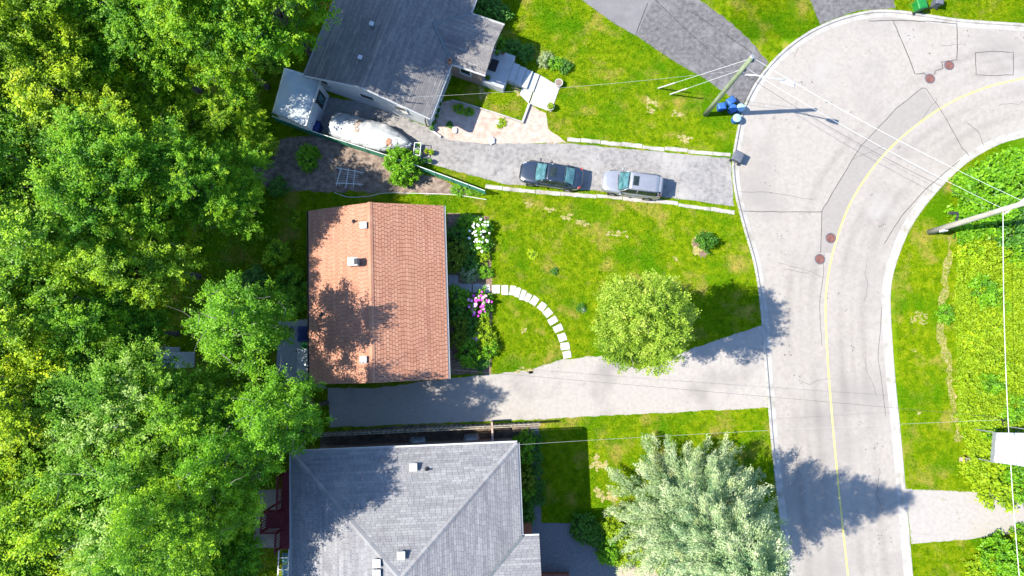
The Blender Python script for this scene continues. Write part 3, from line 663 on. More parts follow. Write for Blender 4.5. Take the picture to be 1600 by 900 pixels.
roof_plane(hb, [NW, SW, B, A], NW, SW, M['shingle_silver'], M['roof_under'], 12, **kw)
roof_plane(hb, [SE, NE, A, B], NE, SE, M['shingle_silver'], M['roof_under'], 13, **kw)
roof_plane(hb, [SW, SE, B], SW, SE, M['shingle_silver'], M['roof_under'], 14, **kw)
up_ = Vector((0, 0, .02))
for a_, b_ in ((NW, A), (NE, A), (SE, B), (SW, B), (A, B)): ridge_cap(a_+up_, b_+up_, M['shingle_silver'], hb, .34, 'hip_cap', .07)
# cross wing to the east
be = (P(830, 838, Z3)-c3).dot(v3); ae = (P(843.5, 860, Z3)-c3).dot(u3); wid = 6.4; pit = (ZA-Z3)/HW; bmid = be-wid/2; zrw = Z3+wid/2*pit+.03; ain = HW-wid/2
x1 = [q3(ae, be, Z3+.03), q3(HW-.02, be, Z3+.03), q3(ain, bmid, zrw), q3(ae, bmid, zrw)]
x2 = [q3(HW-.02, be-wid, Z3+.03), q3(ae, be-wid, Z3+.03), q3(ae, bmid, zrw), q3(ain, bmid, zrw)]
roof_plane(hb, x1, x1[1], x1[0], M['shingle_silver'], M['roof_under'], 15, **kw); roof_plane(hb, x2, x2[0], x2[1], M['shingle_silver'], M['roof_under'], 16, **kw)
MB().bar(q3(HW+.08, be+.05, Z3+.06), q3(ain, bmid, zrw+.05), .16, .05).build('valley_flashing', M['flashing'], hb)
o3 = .4
wp3 = [q3(-HW+o3, D3/2-o3, 0), q3(HW-o3, D3/2-o3, 0), q3(HW-o3, -D3/2+o3, 0), q3(-HW+o3, -D3/2+o3, 0)]
walls(hb, wp3, Z3-.04, M['brick_tan'])
we3 = [q3(HW-o3+.002, be-.4, 0), q3(ae-.4, be-.4, 0), q3(ae-.4, be-wid+.4, 0), q3(HW-o3+.002, be-wid+.4, 0)]
MB().prism(we3, -.05, Z3-.08).build('wall', M['brick_red'], hb)
gutter(hb, NW, NE, M['trim_white'], v3); gutter(hb, NW, SW, M['trim_white'], -u3); gutter(hb, NE, q3(HW, be, Z3), M['trim_white'], u3); gutter(hb, x1[1], x1[0], M['trim_white'], v3)
for t in (.2, .5, .8): opening(hb, wp3[1], wp3[2], t*.5, 1.5, 3.3, 1.3, 'window', u3); opening(hb, wp3[0], wp3[1], t, 1.3, 3.3, 1.2, 'window', v3); opening(hb, wp3[0], wp3[3], t, 1.3, 3.3, 1.2, 'window', -u3)
opening(hb, we3[1], we3[2], .5, 1.1, .1, 2.2, 'door', u3)
def on_b(px, py):
    p = P(px, py, 7)
    for _ in range(4):
        d_ = Vector((p.x, p.y, 0))-c3; a_, b_ = d_.dot(u3), d_.dot(v3); z = Z3+pit*min(HW-abs(a_), D3/2-abs(b_)); p = P(px, py, z)
    return p
for a, b in ((647, 729), (628, 866), (590, 878), (590, 894)): box_vent(hb, on_b(a, b), .4, R(2))
pipe_vent(hb, on_b(667, 733))
for a, b in ((653, 690), (737, 686)):
    p = P(a, b, .3); wv = MB().grid(lambda s_, t_: p+u3*(s_-.5)*1.35*(1-.25*t_)+v3*(t_*.55-.15)+Vector((0, 0, .32*(1-t_**2)*(1-(2*s_-1)**4))), 10, 6)
    wv.build('window_well_cover', M['metal_grey'], hb, smooth=True, solid=.02)
EXC.append(wp3); EXC.append(we3)

# red back deck with stairs
dk = empty('wooden_deck', P(441, 790), 'dark red wooden deck with railing behind the silver-grey hip roof', 'deck')
za = 2.6
d0 = P(432, 760, za); d1 = P(455, 760, za)
def qd(px, py, z): return P(px, py, z)
pl = [(438, 738), (456, 738), (456, 858), (438, 858)]
x0, x1_ = P(439, 800, za).x, P(459, 800, za).x; yN, yS = P(445, 738, za).y, P(445, 858, za).y
nb = 44
for i in range(nb):
    y = yN+(yS-yN)*(i+.5)/nb; MB().box(((x0+x1_)/2, y, za), (x1_-x0, abs(yS-yN)/nb-.012, .04)).build('deck_board', M['wood_red'], dk)
lx0 = x0-1.0; ya, yb = P(440, 797, za).y, P(440, 826, za).y
for i in range(10): MB().box(((lx0+x0)/2-.01, ya+(yb-ya)*(i+.5)/10, za-.002), (x0-lx0-.02, abs(yb-ya)/10-.012, .04)).build('deck_board', M['wood_red'], dk)
for y in (yN-.1, ya+.05, yb-.05, yS+.1): MB().box((x0+.05, y, za/2+.5), (.1, .1, za+1.0)).build('post', M['wood_red'], dk)
for y in (ya+.02, yb-.02): MB().box((lx0+.06, y, za/2+.5), (.1, .1, za+1.0)).build('post', M['wood_red'], dk)
for s_, e_ in (((x0+.05, yN, 0), (x0+.05, ya+.1, 0)), ((x0+.05, yb-.1, 0), (x0+.05, yS, 0)), ((lx0, ya+.02, 0), (x0, ya+.02, 0)), ((lx0, yb-.02, 0), (x0, yb-.02, 0)), ((lx0+.06, ya, 0), (lx0+.06, yb, 0))):
    s_, e_ = Vector(s_), Vector(e_); hz = Vector((0, 0, za+.98)); MB().bar(s_+hz, e_+hz, .12, .05).build('handrail', M['wood_red'], dk)
    for k in range(int((e_-s_).length/.16)):
        pt = s_.lerp(e_, (k+.5)/int((e_-s_).length/.16)); MB().box(pt+Vector((0, 0, za+.5)), (.04, .04, .9)).build('baluster', M['wood_red'], dk)
pg = empty('cold_frame', P(441, 885), 'pale blue glazed frame with white bars below the red deck', 'cold frame')
for i, yy in enumerate((866, 884, 900)):
    pa = P(437, yy, .9); MB().box((pa.x+.35, pa.y-.38, .5), (.62, .7, .03)).build('pane', M['glass_car'], pg)
x_, y_ = P(434.5, 880, .6).x, P(434, 880, .6).y
for xx in (x_+.0, x_+.72): MB().bar((xx, y_+1.1, .52), (xx, y_-1.4, .52), .08).build('frame_bar', M['trim_white'], pg)
for yy in (y_+1.1, y_+.35, y_-.45, y_-1.4): MB().bar((x_, yy, .53), (x_+.72, yy, .53), .06).build('frame_bar', M['trim_white'], pg)
for xx in (x_, x_+.72):
    for yy in (y_+1.05, y_-1.35): MB().box((xx, yy, .25), (.07, .07, .5)).build('leg', M['trim_white'], pg)
# ------------------------------------------------------------------ vegetation
def leaf_mesh(name, pos, val, m, size=(.2, .13), up=.55, dirs=None, rng=RNG, fold=True):
    """one small quad per leaf, turned at random with a bias to face the sky"""
    n = len(pos)
    nrm = rng.normal(size=(n, 3)); nrm /= np.linalg.norm(nrm, axis=1)[:, None]; nrm[:, 2] = np.abs(nrm[:, 2]); nrm = nrm*(1-up)+np.array([0, 0, up]); nrm /= np.linalg.norm(nrm, axis=1)[:, None]
    a = rng.normal(size=(n, 3)) if dirs is None else dirs+rng.normal(size=(n, 3))*.35
    a -= (a*nrm).sum(1)[:, None]*nrm; a /= np.linalg.norm(a, axis=1)[:, None]+1e-9
    b = np.cross(nrm, a); s = rng.uniform(.5, 1.4, n)[:, None]
    L, Wd = size[0]*s, size[1]*s
    q = np.stack([pos-a*L*.5, pos+b*Wd*.5-nrm*.0, pos+a*L*.5, pos-b*Wd*.5], 1).reshape(-1, 3)
    me = bpy.data.meshes.new(name); me.vertices.add(4*n); me.vertices.foreach_set('co', q.astype(np.float32).ravel())
    me.loops.add(4*n); me.loops.foreach_set('vertex_index', np.arange(4*n, dtype=np.int32))
    me.polygons.add(n); me.polygons.foreach_set('loop_start', np.arange(0, 4*n, 4, dtype=np.int32)); me.update(calc_edges=True)
    at = me.attributes.new('v', 'FLOAT', 'POINT'); at.data.foreach_set('value', np.repeat(np.clip(val, 0, 1), 4).astype(np.float32))
    me.materials.append(m); return me

def crown_points(h, Rr, hb, lobes, clumps, leaves, rng, spray=.55, thick=.2, droop=.25, flat=1.0, lob=(.36, .5), rad_=(.38, .88)):
    """leaf positions of a broadleaf crown: lobes at the limb ends, sprays on the lobes, leaves on the sprays"""
    cz = (h+hb)/2; V = (h-hb)/2; tips = []; P_, D_, V_ = [], [], []
    for i in range(lobes):
        g = (i+.5)/lobes; el = math.asin(1-1.55*g); az = i*2.399963+rng.uniform(-.4, .4)
        rr = rng.uniform(*rad_)
        lc = np.array([math.cos(el)*math.cos(az)*Rr*rr, math.cos(el)*math.sin(az)*Rr*rr, cz+math.sin(el)*V*rr])
        lr = Rr*rng.uniform(*lob); tips.append(lc)
        d = rng.normal(size=(clumps, 3)); d /= np.linalg.norm(d, axis=1)[:, None]
        outv = lc-np.array([0, 0, hb+.2*V]); outv /= np.linalg.norm(outv)
        d = d+outv*.55; d /= np.linalg.norm(d, axis=1)[:, None]
        pc = lc+d*lr*rng.uniform(.45, 1.05, (clumps, 1))*np.array([1, 1, .85*flat])
        ax = d+np.array([0, 0, .15])-np.array([0, 0, droop])*rng.uniform(0, 1.5, (clumps, 1)); ax /= np.linalg.norm(ax, axis=1)[:, None]
        cv = rng.uniform(.12, .72, clumps)+rng.uniform(-.15, .15)
        t = rng.uniform(-1, 1, (clumps, leaves)); rad = thick*(1.1-.65*np.abs(t))
        off = rng.normal(size=(clumps, leaves, 3))*rad[..., None]
        pts = pc[:, None]+ax[:, None]*(t*spray)[..., None]+off
        P_.append(pts.reshape(-1, 3)); D_.append(np.repeat(ax, leaves, 0))
        V_.append((cv[:, None]+.22*t+rng.uniform(-.15, .15, (clumps, leaves))).ravel())
    return np.concatenate(P_), np.concatenate(D_), np.concatenate(V_), tips
def trunk_mb(h, hb, tips, r0=.22, rng=RNG, twigs=0):
    mb = MB(); top = Vector((rng.uniform(-.2, .2), rng.uniform(-.2, .2), hb+(h-hb)*.55))
    mb.tube([(0, 0, -.1), (0, 0, .3), (.05, .03, hb*.6), (top.x*.6, top.y*.6, hb+(h-hb)*.2), top], [r0*1.35, r0, r0*.85, r0*.6, r0*.22], 10)
    for t in tips:
        t = Vector(t); s0 = Vector((0, 0, hb+(h-hb)*random.uniform(.0, .3))); s0.z = min(s0.z, t.z-.1); mid = s0.lerp(t, .5)+Vector((0, 0, -.25))
        mb.tube([s0, mid, t], [r0*.4, r0*.25, r0*.08], 6)
        for k in range(4):
            e = t+Vector((rng.uniform(-1, 1), rng.uniform(-1, 1), rng.uniform(-.2, 1.0)))*1.1; mb.tube([mid.lerp(t, .5), e], [r0*.12, r0*.03], 4)
    return mb
def make_tree(h, Rr, hb, m, lobes=15, clumps=36, leaves=34, leaf=(.21, .14), seed=1, spray=.55, thick=.2, droop=.25, r0=.22, name='broadleaf_tree', lob=(.36, .5), rad_=(.38, .88)):
    rng = np.random.default_rng(seed); random.seed(seed)
    p, d, val, tips = crown_points(h, Rr, hb, lobes, clumps, leaves, rng, spray, thick, droop, lob=lob, rad_=rad_)
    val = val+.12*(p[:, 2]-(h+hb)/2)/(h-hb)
    root = empty(name)
    link_mesh(trunk_mb(h, hb, tips, r0, rng).mesh('trunk'), 'trunk', M['bark'], root, True)
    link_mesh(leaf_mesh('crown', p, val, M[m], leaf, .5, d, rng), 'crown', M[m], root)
    tw = MB()
    for t_ in tips[::2]:
        for k in range(3):
            a_ = Vector(t_)+Vector(rng.normal(size=3))*.5; b_ = a_+Vector((rng.normal(), rng.normal(), abs(rng.normal())*.6+.2))*.75; tw.tube([a_, a_.lerp(b_, .5)+Vector(rng.normal(size=3))*.08, b_], [.022, .015, .006], 4)
    link_mesh(tw.mesh('twigs'), 'twigs', M['twig'], root)['kind'] = 'stuff'
    return root
def put(proto, used, px, py, zc, scale=1, rz=None, zs=None, label=None, cat='tree', group=None, ground=False):
    """a copy whose crown centre (height zc) stands at the surveyed point"""
    o = proto if not used.get(proto.name) else copy_tree(proto); used[proto.name] = True
    p = P(px, py, 0 if ground else zc); o.location = (p.x, p.y, 0); o.rotation_euler = (0, 0, random.uniform(0, 6.28) if rz is None else rz)
    o.scale = (scale, scale, zs or scale); return tag(o, label, cat, group)

USED = {}
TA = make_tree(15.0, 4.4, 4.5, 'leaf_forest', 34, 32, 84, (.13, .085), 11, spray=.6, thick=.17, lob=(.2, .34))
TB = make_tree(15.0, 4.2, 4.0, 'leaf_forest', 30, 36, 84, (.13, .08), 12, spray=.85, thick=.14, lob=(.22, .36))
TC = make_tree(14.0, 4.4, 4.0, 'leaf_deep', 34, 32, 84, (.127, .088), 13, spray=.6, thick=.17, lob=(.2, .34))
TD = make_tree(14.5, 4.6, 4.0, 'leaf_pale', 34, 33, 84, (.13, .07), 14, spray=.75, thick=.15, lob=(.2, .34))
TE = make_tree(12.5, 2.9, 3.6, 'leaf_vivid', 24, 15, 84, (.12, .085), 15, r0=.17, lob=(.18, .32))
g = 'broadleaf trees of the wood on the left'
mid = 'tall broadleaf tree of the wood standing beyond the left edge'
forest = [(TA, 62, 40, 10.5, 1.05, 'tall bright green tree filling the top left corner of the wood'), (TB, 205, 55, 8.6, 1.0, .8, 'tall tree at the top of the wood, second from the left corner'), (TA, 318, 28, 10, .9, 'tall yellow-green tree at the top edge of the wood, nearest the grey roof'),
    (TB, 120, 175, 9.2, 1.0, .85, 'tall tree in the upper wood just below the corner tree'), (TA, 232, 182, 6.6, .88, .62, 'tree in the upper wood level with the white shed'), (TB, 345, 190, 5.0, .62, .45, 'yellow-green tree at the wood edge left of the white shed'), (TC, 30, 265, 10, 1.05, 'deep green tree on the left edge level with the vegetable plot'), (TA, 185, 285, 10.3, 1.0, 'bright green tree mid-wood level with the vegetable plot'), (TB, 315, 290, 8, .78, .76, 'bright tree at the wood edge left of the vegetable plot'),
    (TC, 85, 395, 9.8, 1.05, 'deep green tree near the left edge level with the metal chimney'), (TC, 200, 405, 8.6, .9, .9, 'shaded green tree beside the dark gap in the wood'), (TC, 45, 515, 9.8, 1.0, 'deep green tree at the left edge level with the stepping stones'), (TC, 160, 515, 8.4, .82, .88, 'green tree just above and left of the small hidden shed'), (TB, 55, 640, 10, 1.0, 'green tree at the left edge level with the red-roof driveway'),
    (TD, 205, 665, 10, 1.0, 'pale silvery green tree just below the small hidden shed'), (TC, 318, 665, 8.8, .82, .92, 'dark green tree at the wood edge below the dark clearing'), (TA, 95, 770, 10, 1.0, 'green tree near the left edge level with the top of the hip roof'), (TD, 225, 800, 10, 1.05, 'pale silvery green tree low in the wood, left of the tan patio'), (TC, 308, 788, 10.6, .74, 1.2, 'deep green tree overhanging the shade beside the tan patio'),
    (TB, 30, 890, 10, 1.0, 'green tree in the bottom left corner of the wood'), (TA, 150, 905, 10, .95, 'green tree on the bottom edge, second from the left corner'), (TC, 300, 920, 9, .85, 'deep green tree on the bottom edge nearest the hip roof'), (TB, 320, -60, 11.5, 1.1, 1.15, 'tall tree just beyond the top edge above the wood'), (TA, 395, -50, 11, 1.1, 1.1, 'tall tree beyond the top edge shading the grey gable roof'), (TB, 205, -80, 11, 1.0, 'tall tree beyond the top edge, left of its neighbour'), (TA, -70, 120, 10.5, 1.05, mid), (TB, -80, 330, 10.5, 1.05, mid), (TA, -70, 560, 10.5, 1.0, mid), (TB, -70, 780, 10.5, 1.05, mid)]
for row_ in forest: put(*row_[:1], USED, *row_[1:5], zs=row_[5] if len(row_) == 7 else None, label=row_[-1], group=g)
put(TE, USED, 380, 508, 8.2, 1.0, label='medium bright green tree behind the red roofed bungalow', group='smaller trees behind the houses')
put(TE, USED, 440, 648, 8.9, .86, zs=1.12, label='medium green tree at the left end of the wooden fence', group='smaller trees behind the houses')
put(TE, USED, 376, 716, 9.6, .8, zs=1.24, label='green tree overhanging the corner of the silver-grey hip roof', group='smaller trees behind the houses')
# front-lawn maple
MP = make_tree(13.6, 3.35, 2.6, 'leaf_maple', 22, 52, 70, (.105, .075), 21, spray=.42, thick=.15, droop=.1, r0=.2, name='maple_tree', lob=(.34, .48), rad_=(.5, .72))
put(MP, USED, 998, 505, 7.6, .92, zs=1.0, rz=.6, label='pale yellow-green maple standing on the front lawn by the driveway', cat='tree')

# blue spruce
def spruce(h, Rr, seed=5):
    rng = np.random.default_rng(seed); root = empty('spruce_tree'); pts, ds, vs = [], [], []; mb = MB()
    mb.tube([(0, 0, -.1), (0, 0, h*.5), (0, 0, h*.98)], [.32, .2, .03], 10)
    nb = 310
    for i in range(nb):
        t = (i/nb)**1.15; z = .5+t*(h-1.0); az = i*2.399963+rng.uniform(-.3, .3); L = Rr*(1-t)**.95*rng.uniform(.82, 1.12)+.3
        d = np.array([math.cos(az), math.sin(az), 0]); side = np.array([-d[1], d[0], 0])
        base = np.array([0, 0, z]); rise = rng.uniform(.0, .18)
        if i % 3 == 0: mb.tube([base, base+d*L*.5+np.array([0, 0, -.05*L]), base+d*L*.95+np.array([0, 0, rise*L])], [.05, .03, .01], 4)
        nt = max(3, int(L*3.0))
        for k in range(nt):
            f = .25+.78*(k+rng.uniform(0, 1))/nt; sw_ = (rng.uniform(-1, 1))*.27*L*(1.05-f)+rng.uniform(-.14, .14)
            c_ = base+d*L*f+side*sw_+np.array([0, 0, -.12*L*math.sin(f*3.1)+rise*L*f])
            ax = d+side*np.sign(sw_)*.3+np.array([0, 0, .3]); ax /= np.linalg.norm(ax)
            m_ = 82; tt = rng.uniform(-1, 1, m_); rad = .13*(1.15-.6*np.abs(tt))
            pts.append(c_+ax*(tt*.36)[:, None]+rng.normal(size=(m_, 3))*rad[:, None]); ds.append(np.repeat(ax[None], m_, 0))
            vs.append(np.clip(.02+.72*f+rng.uniform(-.22, .22)+.15*tt+rng.uniform(-.12, .12, m_), 0, 1))  # painted shading: needle tone dark towards the trunk, bright at branch tips
    link_mesh(mb.mesh('trunk'), 'trunk', M['bark'], root, True)
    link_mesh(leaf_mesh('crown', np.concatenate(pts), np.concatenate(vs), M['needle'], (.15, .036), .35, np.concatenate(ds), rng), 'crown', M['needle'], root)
    return root
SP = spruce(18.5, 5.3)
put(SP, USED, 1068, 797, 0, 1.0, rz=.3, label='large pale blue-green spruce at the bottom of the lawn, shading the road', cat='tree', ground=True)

# shrubs: a rounded heap of leaf sprays on short stems
def make_shrub(r, h, m, seed, leaf=(.09, .06), n=46, leaves=30, spray=.16, thick=.07, name='shrub', tidy=.1):
    rng = np.random.default_rng(seed); root = empty(name); d = rng.normal(size=(n, 3)); d[:, 2] = np.abs(d[:, 2])*.9; d /= np.linalg.norm(d, axis=1)[:, None]
    ph = rng.uniform(0, 6.3, 3); az = np.arctan2(d[:, 1], d[:, 0]); wob = 1+tidy*(np.sin(2*az+ph[0])+.7*np.sin(3*az+ph[1])+.5*np.sin(5*az+ph[2]))
    pc = d*np.array([r, r, h*.8])*(rng.uniform(.62, 1.0, n)*wob)[:, None]+np.array([0, 0, h*.15])
    cv = rng.uniform(.15, .8, n); t = rng.uniform(-1, 1, (n, leaves)); ax = d+np.array([0, 0, .3]); ax /= np.linalg.norm(ax, axis=1)[:, None]
    pts = (pc[:, None]+ax[:, None]*(t*spray)[..., None]+rng.normal(size=(n, leaves, 3))*thick).reshape(-1, 3); pts[:, 2] = np.maximum(pts[:, 2], .03)
    val = (cv[:, None]+.25*t+rng.uniform(-.15, .15, (n, leaves))).ravel()
    mb = MB()
    for k in range(7):
        e = pc[k]*.8; mb.tube([(0, 0, -.05), tuple(e*.5), tuple(e)], [.03, .02, .008], 5)
    link_mesh(mb.mesh('stem'), 'stem', M['bark'], root, True)
    link_mesh(leaf_mesh('foliage', pts, val, M[m], leaf, .5, np.repeat(ax, leaves, 0), rng), 'foliage', M[m], root)
    return root
def flowers(root, r, h, m, n, seed, size=.105, arc=None):
    rr = random.Random(seed); me = None
    for i in range(n):
        a = rr.uniform(*(arc or (0, 6.28))); k = rr.uniform(.2, .95)*r
        if me is None:
            bm = bmesh.new(); bmesh.ops.create_icosphere(bm, subdivisions=1, radius=size)
            for v_ in bm.verts: v_.co *= rr.uniform(.75, 1.2); v_.co.z *= .7
            me = bpy.data.meshes.new('flower'); bm.to_mesh(me); bm.free(); me.materials.append(M[m])
        o = bpy.data.objects.new('flower', me); COL.objects.link(o); o.parent = root
        o.location = (k*math.cos(a), k*math.sin(a), h*(1.05-.35*(k/r)**2)+.03); s_ = rr.uniform(.7, 1.25); o.scale = (s_, s_, s_); o.rotation_euler = (0, 0, a)
SH = {}
def shrub(kind, px, py, r, h, label, rz=None, cat='shrub', group=None):
    """r, h in metres; kinds share their meshes"""
    if kind not in SH:
        k = {'dark': ('leaf_dark',), 'vivid': ('leaf_vivid',), 'lime': ('leaf_lime',), 'olive': ('leaf_olive',), 'var': ('leaf_variegated',), 'forest': ('leaf_forest',), 'rust': ('leaf_rust',)}[kind.split('.')[0]]
        big = kind.endswith('.big')
        SH[kind] = make_shrub(1.0, 1.0, k[0], hash_(kind), (.13, .09) if not big else (.085, .06), 60 if not big else 240, 34, .2 if not big else .13, .085 if not big else .05, tidy=.03 if kind == 'olive' else .1)
    root = SH[kind]; o = root if not USED.get('s_'+kind) else copy_tree(root); USED['s_'+kind] = True
    p = P(px, py, h*.6); o.location = (p.x, p.y, 0); k_ = 1.15 if group == gb else 1; o.scale = (r*k_, r*k_, h*k_); o.rotation_euler = (0, 0, random.uniform(0, 6.28) if rz is None else rz)
    return tag(o, label, cat, group)
def hash_(s_): return sum(ord(ch_)*(i+3) for i, ch_ in enumerate(s_)) % 9973
random.seed(3)
gb = 'shrubs along the front of the red roofed bungalow'
shrub('dark', 713, 366, .75, .9, 'dark green shrub at the eave, top of the bed north of the stepping stones', group=gb)
shrub('olive', 716, 388, .85, .9, 'rounded olive-green shrub under the eave, north of the stepping stones', group=gb)
shrub('olive', 711, 407, .8, .8, 'low olive shrub under the eave, nearest the front door from the north', group=gb)
shrub('vivid', 731, 350, .7, .8, 'bright green shrub behind the white peonies', group=gb)
shrub('dark', 733, 385, .75, .8, 'dark green shrub between the olive shrubs and the white peonies', group=gb)
shrub('dark', 735, 408, .7, .7, 'dark low shrub just above the pale speckled shrub', group=gb)
shrub('var', 735, 427, .62, .6, 'pale speckled shrub just above the stepping stones', group=gb)
shrub('vivid', 757, 425, .5, .5, 'small bright green plant at the bed edge north of the stepping stones', group=gb)
shrub('lime', 752, 398, .55, .6, 'yellow-green plant below the white peonies', group=gb)
shrub('vivid', 717, 464, .75, .9, 'leafy green shrub right below the entry path', group=gb)
shrub('dark', 715, 487, .7, .9, 'dark green shrub under the eave left of the pink peonies', group=gb)
shrub('olive', 720, 504, .62, .8, 'clipped round olive bush, upper of two, under the eave', group=gb)
shrub('olive', 716, 531, .62, .8, 'clipped round olive bush, lower of two, under the eave', group=gb)
shrub('dark', 738, 507, .65, .7, 'dark green shrub between the olive bushes and the pink peonies', group=gb)
shrub('dark', 738, 532, .6, .6, 'dark shrub right of the lower clipped olive bush', group=gb)
shrub('vivid', 732, 554, .85, 1.0, 'large vivid green shrub near the bottom corner of the bed', group=gb)
shrub('lime', 753, 503, .5, .6, 'bright lime plant just under the pink peonies', group=gb)
shrub('lime', 757, 526, .75, .8, 'bright yellow-green shrub along the bed edge by the lawn', group=gb)
shrub('vivid', 765, 546, .6, .8, 'green shrub at the lawn corner of the bed', group=gb)
shrub('dark', 752, 569, .5, .4, 'small low dark plant at the bottom of the bed', group=gb)
def peony(px, py, r, h, fm, n, label, seed):
    root = make_shrub(r, h, 'leaf_vivid', seed, (.13, .09), 70, 34, .2, .085, 'peony', tidy=.15); p = P(px, py, h*.6); root.location = (p.x, p.y, 0)
    for f_, k in zip(fm, n): flowers(root, r, h, f_, k, seed+k)
    return tag(root, label, 'peony bush', 'peony bushes in the front bed')
peony(749, 362, 1.0, 1.0, ('petal_white',), (34,), 'peony bush covered in white blooms', 31)
peony(749, 385, .75, .8, ('petal_white',), (5,), 'leafy peony with few white blooms below the white one', 32)
peony(750, 475, 1.0, .9, ('petal_pink', 'petal_magenta'), (24, 26), 'peony bush covered in pink and magenta blooms', 33)
peony(743, 528, .4, .5, ('petal_pink',), (9,), 'tiny peony with pale pink blooms right of the clipped bushes', 34)
# other shrubs
shrub('vivid.big', 627, 257, 1.45, 1.9, 'round bright green bush beside the covered boat')
shrub('vivid.big', 479, 244, .95, 1.4, 'small round green bush in the vegetable plot, left of the white trellis')
shrub('dark', 1106, 377, .75, 1.3, 'small dark shrub in a ring of mulch on the front lawn')
shrub('var', 852, 92, .62, .6, 'pale green plant in the lawn right of the concrete steps')
shrub('vivid', 868, 98, .6, .6, 'green plant between two others right of the concrete steps')
shrub('dark', 884, 102, .55, .6, 'darker green plant at the right end of the row by the concrete steps')
shrub('dark', 800, 74, .8, .8, 'dark leafy plant in the shade above the concrete steps', group='plants in the shaded entry bed')
shrub('dark', 820, 82, .75, .7, 'dark leafy plant in the shade, right end above the concrete steps', group='plants in the shaded entry bed')
shrub('vivid', 779, 66, .7, .9, 'green plant beside the porch landing under the entry gable', group='plants in the shaded entry bed')
shrub('dark', 762, 12, 1.3, 1.2, 'dark green shrub in the corner north of the entry wing', group='shrubs north of the entry wing')
shrub('dark', 779, 22, 1.0, 1.0, 'dark shrub beside the tip of the entry gable', group='shrubs north of the entry wing')
fl = shrub('dark', 748, 5, .8, 1.0, 'dark shrub with purple blooms at the top edge by the grey roof'); 
for b_, kind, r_ in ((692, 'vivid', .85), (712, 'vivid', .7), (752, 'olive', .85), (770, 'vivid', .6), (800, 'dark', .75), (815, 'dark', .6)):
    shrub(kind, 818 if b_ < 740 else 822, b_, r_, 1.0, {692: 'bright green clipped bush at the corner of the silver-grey roof', 712: 'green clipped bush, second below the corner of the silver-grey roof', 752: 'clipped oval bush midway along the silver-grey roof edge', 770: 'small green bush under the oval one beside the silver-grey roof', 800: 'dark bush above the brick porch of the big house', 815: 'low dark bush touching the brick porch of the big house'}[b_], group='clipped bushes along the big house')
hd = [(838, 688), (838, 712), (839, 736), (840, 760), (841, 782)]
for i, (a, b) in enumerate(hd): shrub('dark', a, b, .5, .5, ['topmost', 'second', 'middle', 'fourth', 'lowest'][i]+' dark plant of the row edging the paved path', group='plants edging the paved path')
for a, b, r_, h_, k, lab in ((912, 826, 1.0, 1.3, 'dark.big', 'dark rounded bush at the upper left of the group by the spruce'), (930, 838, .9, 1.1, 'dark.big', 'dark bush in the middle of the group by the spruce'), (957, 828, .8, 1.1, 'lime', 'yellow-green bush between the dark ones and the spruce'), (975, 842, .85, 1.0, 'lime', 'lime bush against the spruce skirt'),
        (952, 862, .95, 1.3, 'vivid.big', 'clipped round green bush at the paved court edge'), (975, 868, .8, .7, 'lime', 'low lime bush at the corner of the tan paving'), (1000, 872, .7, .5, 'lime', 'low lime plant between tan paving and spruce')): shrub(k, a, b, r_, h_, lab, group='bushes between paved court and spruce')
shrub('rust', 511, 0, .7, .8, 'orange-leaved bush at the top edge left of the grey roof')
for a, b, r_, k, lab in ((455, 440, 1.3, 'forest', 'leafy shrub against the back of the bungalow, upper one'), (465, 468, 1.1, 'vivid', 'leafy shrub against the back of the bungalow, lower one'), (400, 440, 1.2, 'dark', 'dark shrub in the shade between the wood and the bungalow'), (432, 395, 1.0, 'forest', 'low green shrub in the dappled shade behind the bungalow'),
        (405, 235, 1.2, 'forest', 'tangled green bush at the left end of the vegetable plot'), (395, 300, 1.0, 'forest', 'green bush below the left end of the vegetable plot'), (435, 290, .8, 'dark', 'low plant at the bottom left of the vegetable plot'), (450, 20, 1.1, 'dark', 'dark bush under the trees left of the grey roof'), (425, 95, 1.2, 'forest', 'leafy bush left of the white shed roof')):
    shrub(k, a, b, r_, 1.0, lab)
for a, b, r_, lab in ((715, 297, .5, 'low leafy vegetable clump, left of three, at the pointed end of the plot'), (733, 296, .45, 'low leafy vegetable clump, middle of three, at the pointed end of the plot'), (748, 299, .4, 'low leafy vegetable clump, right of three, at the pointed end of the plot')): shrub('vivid', a, b, r_, .3, lab, group='vegetable clumps')
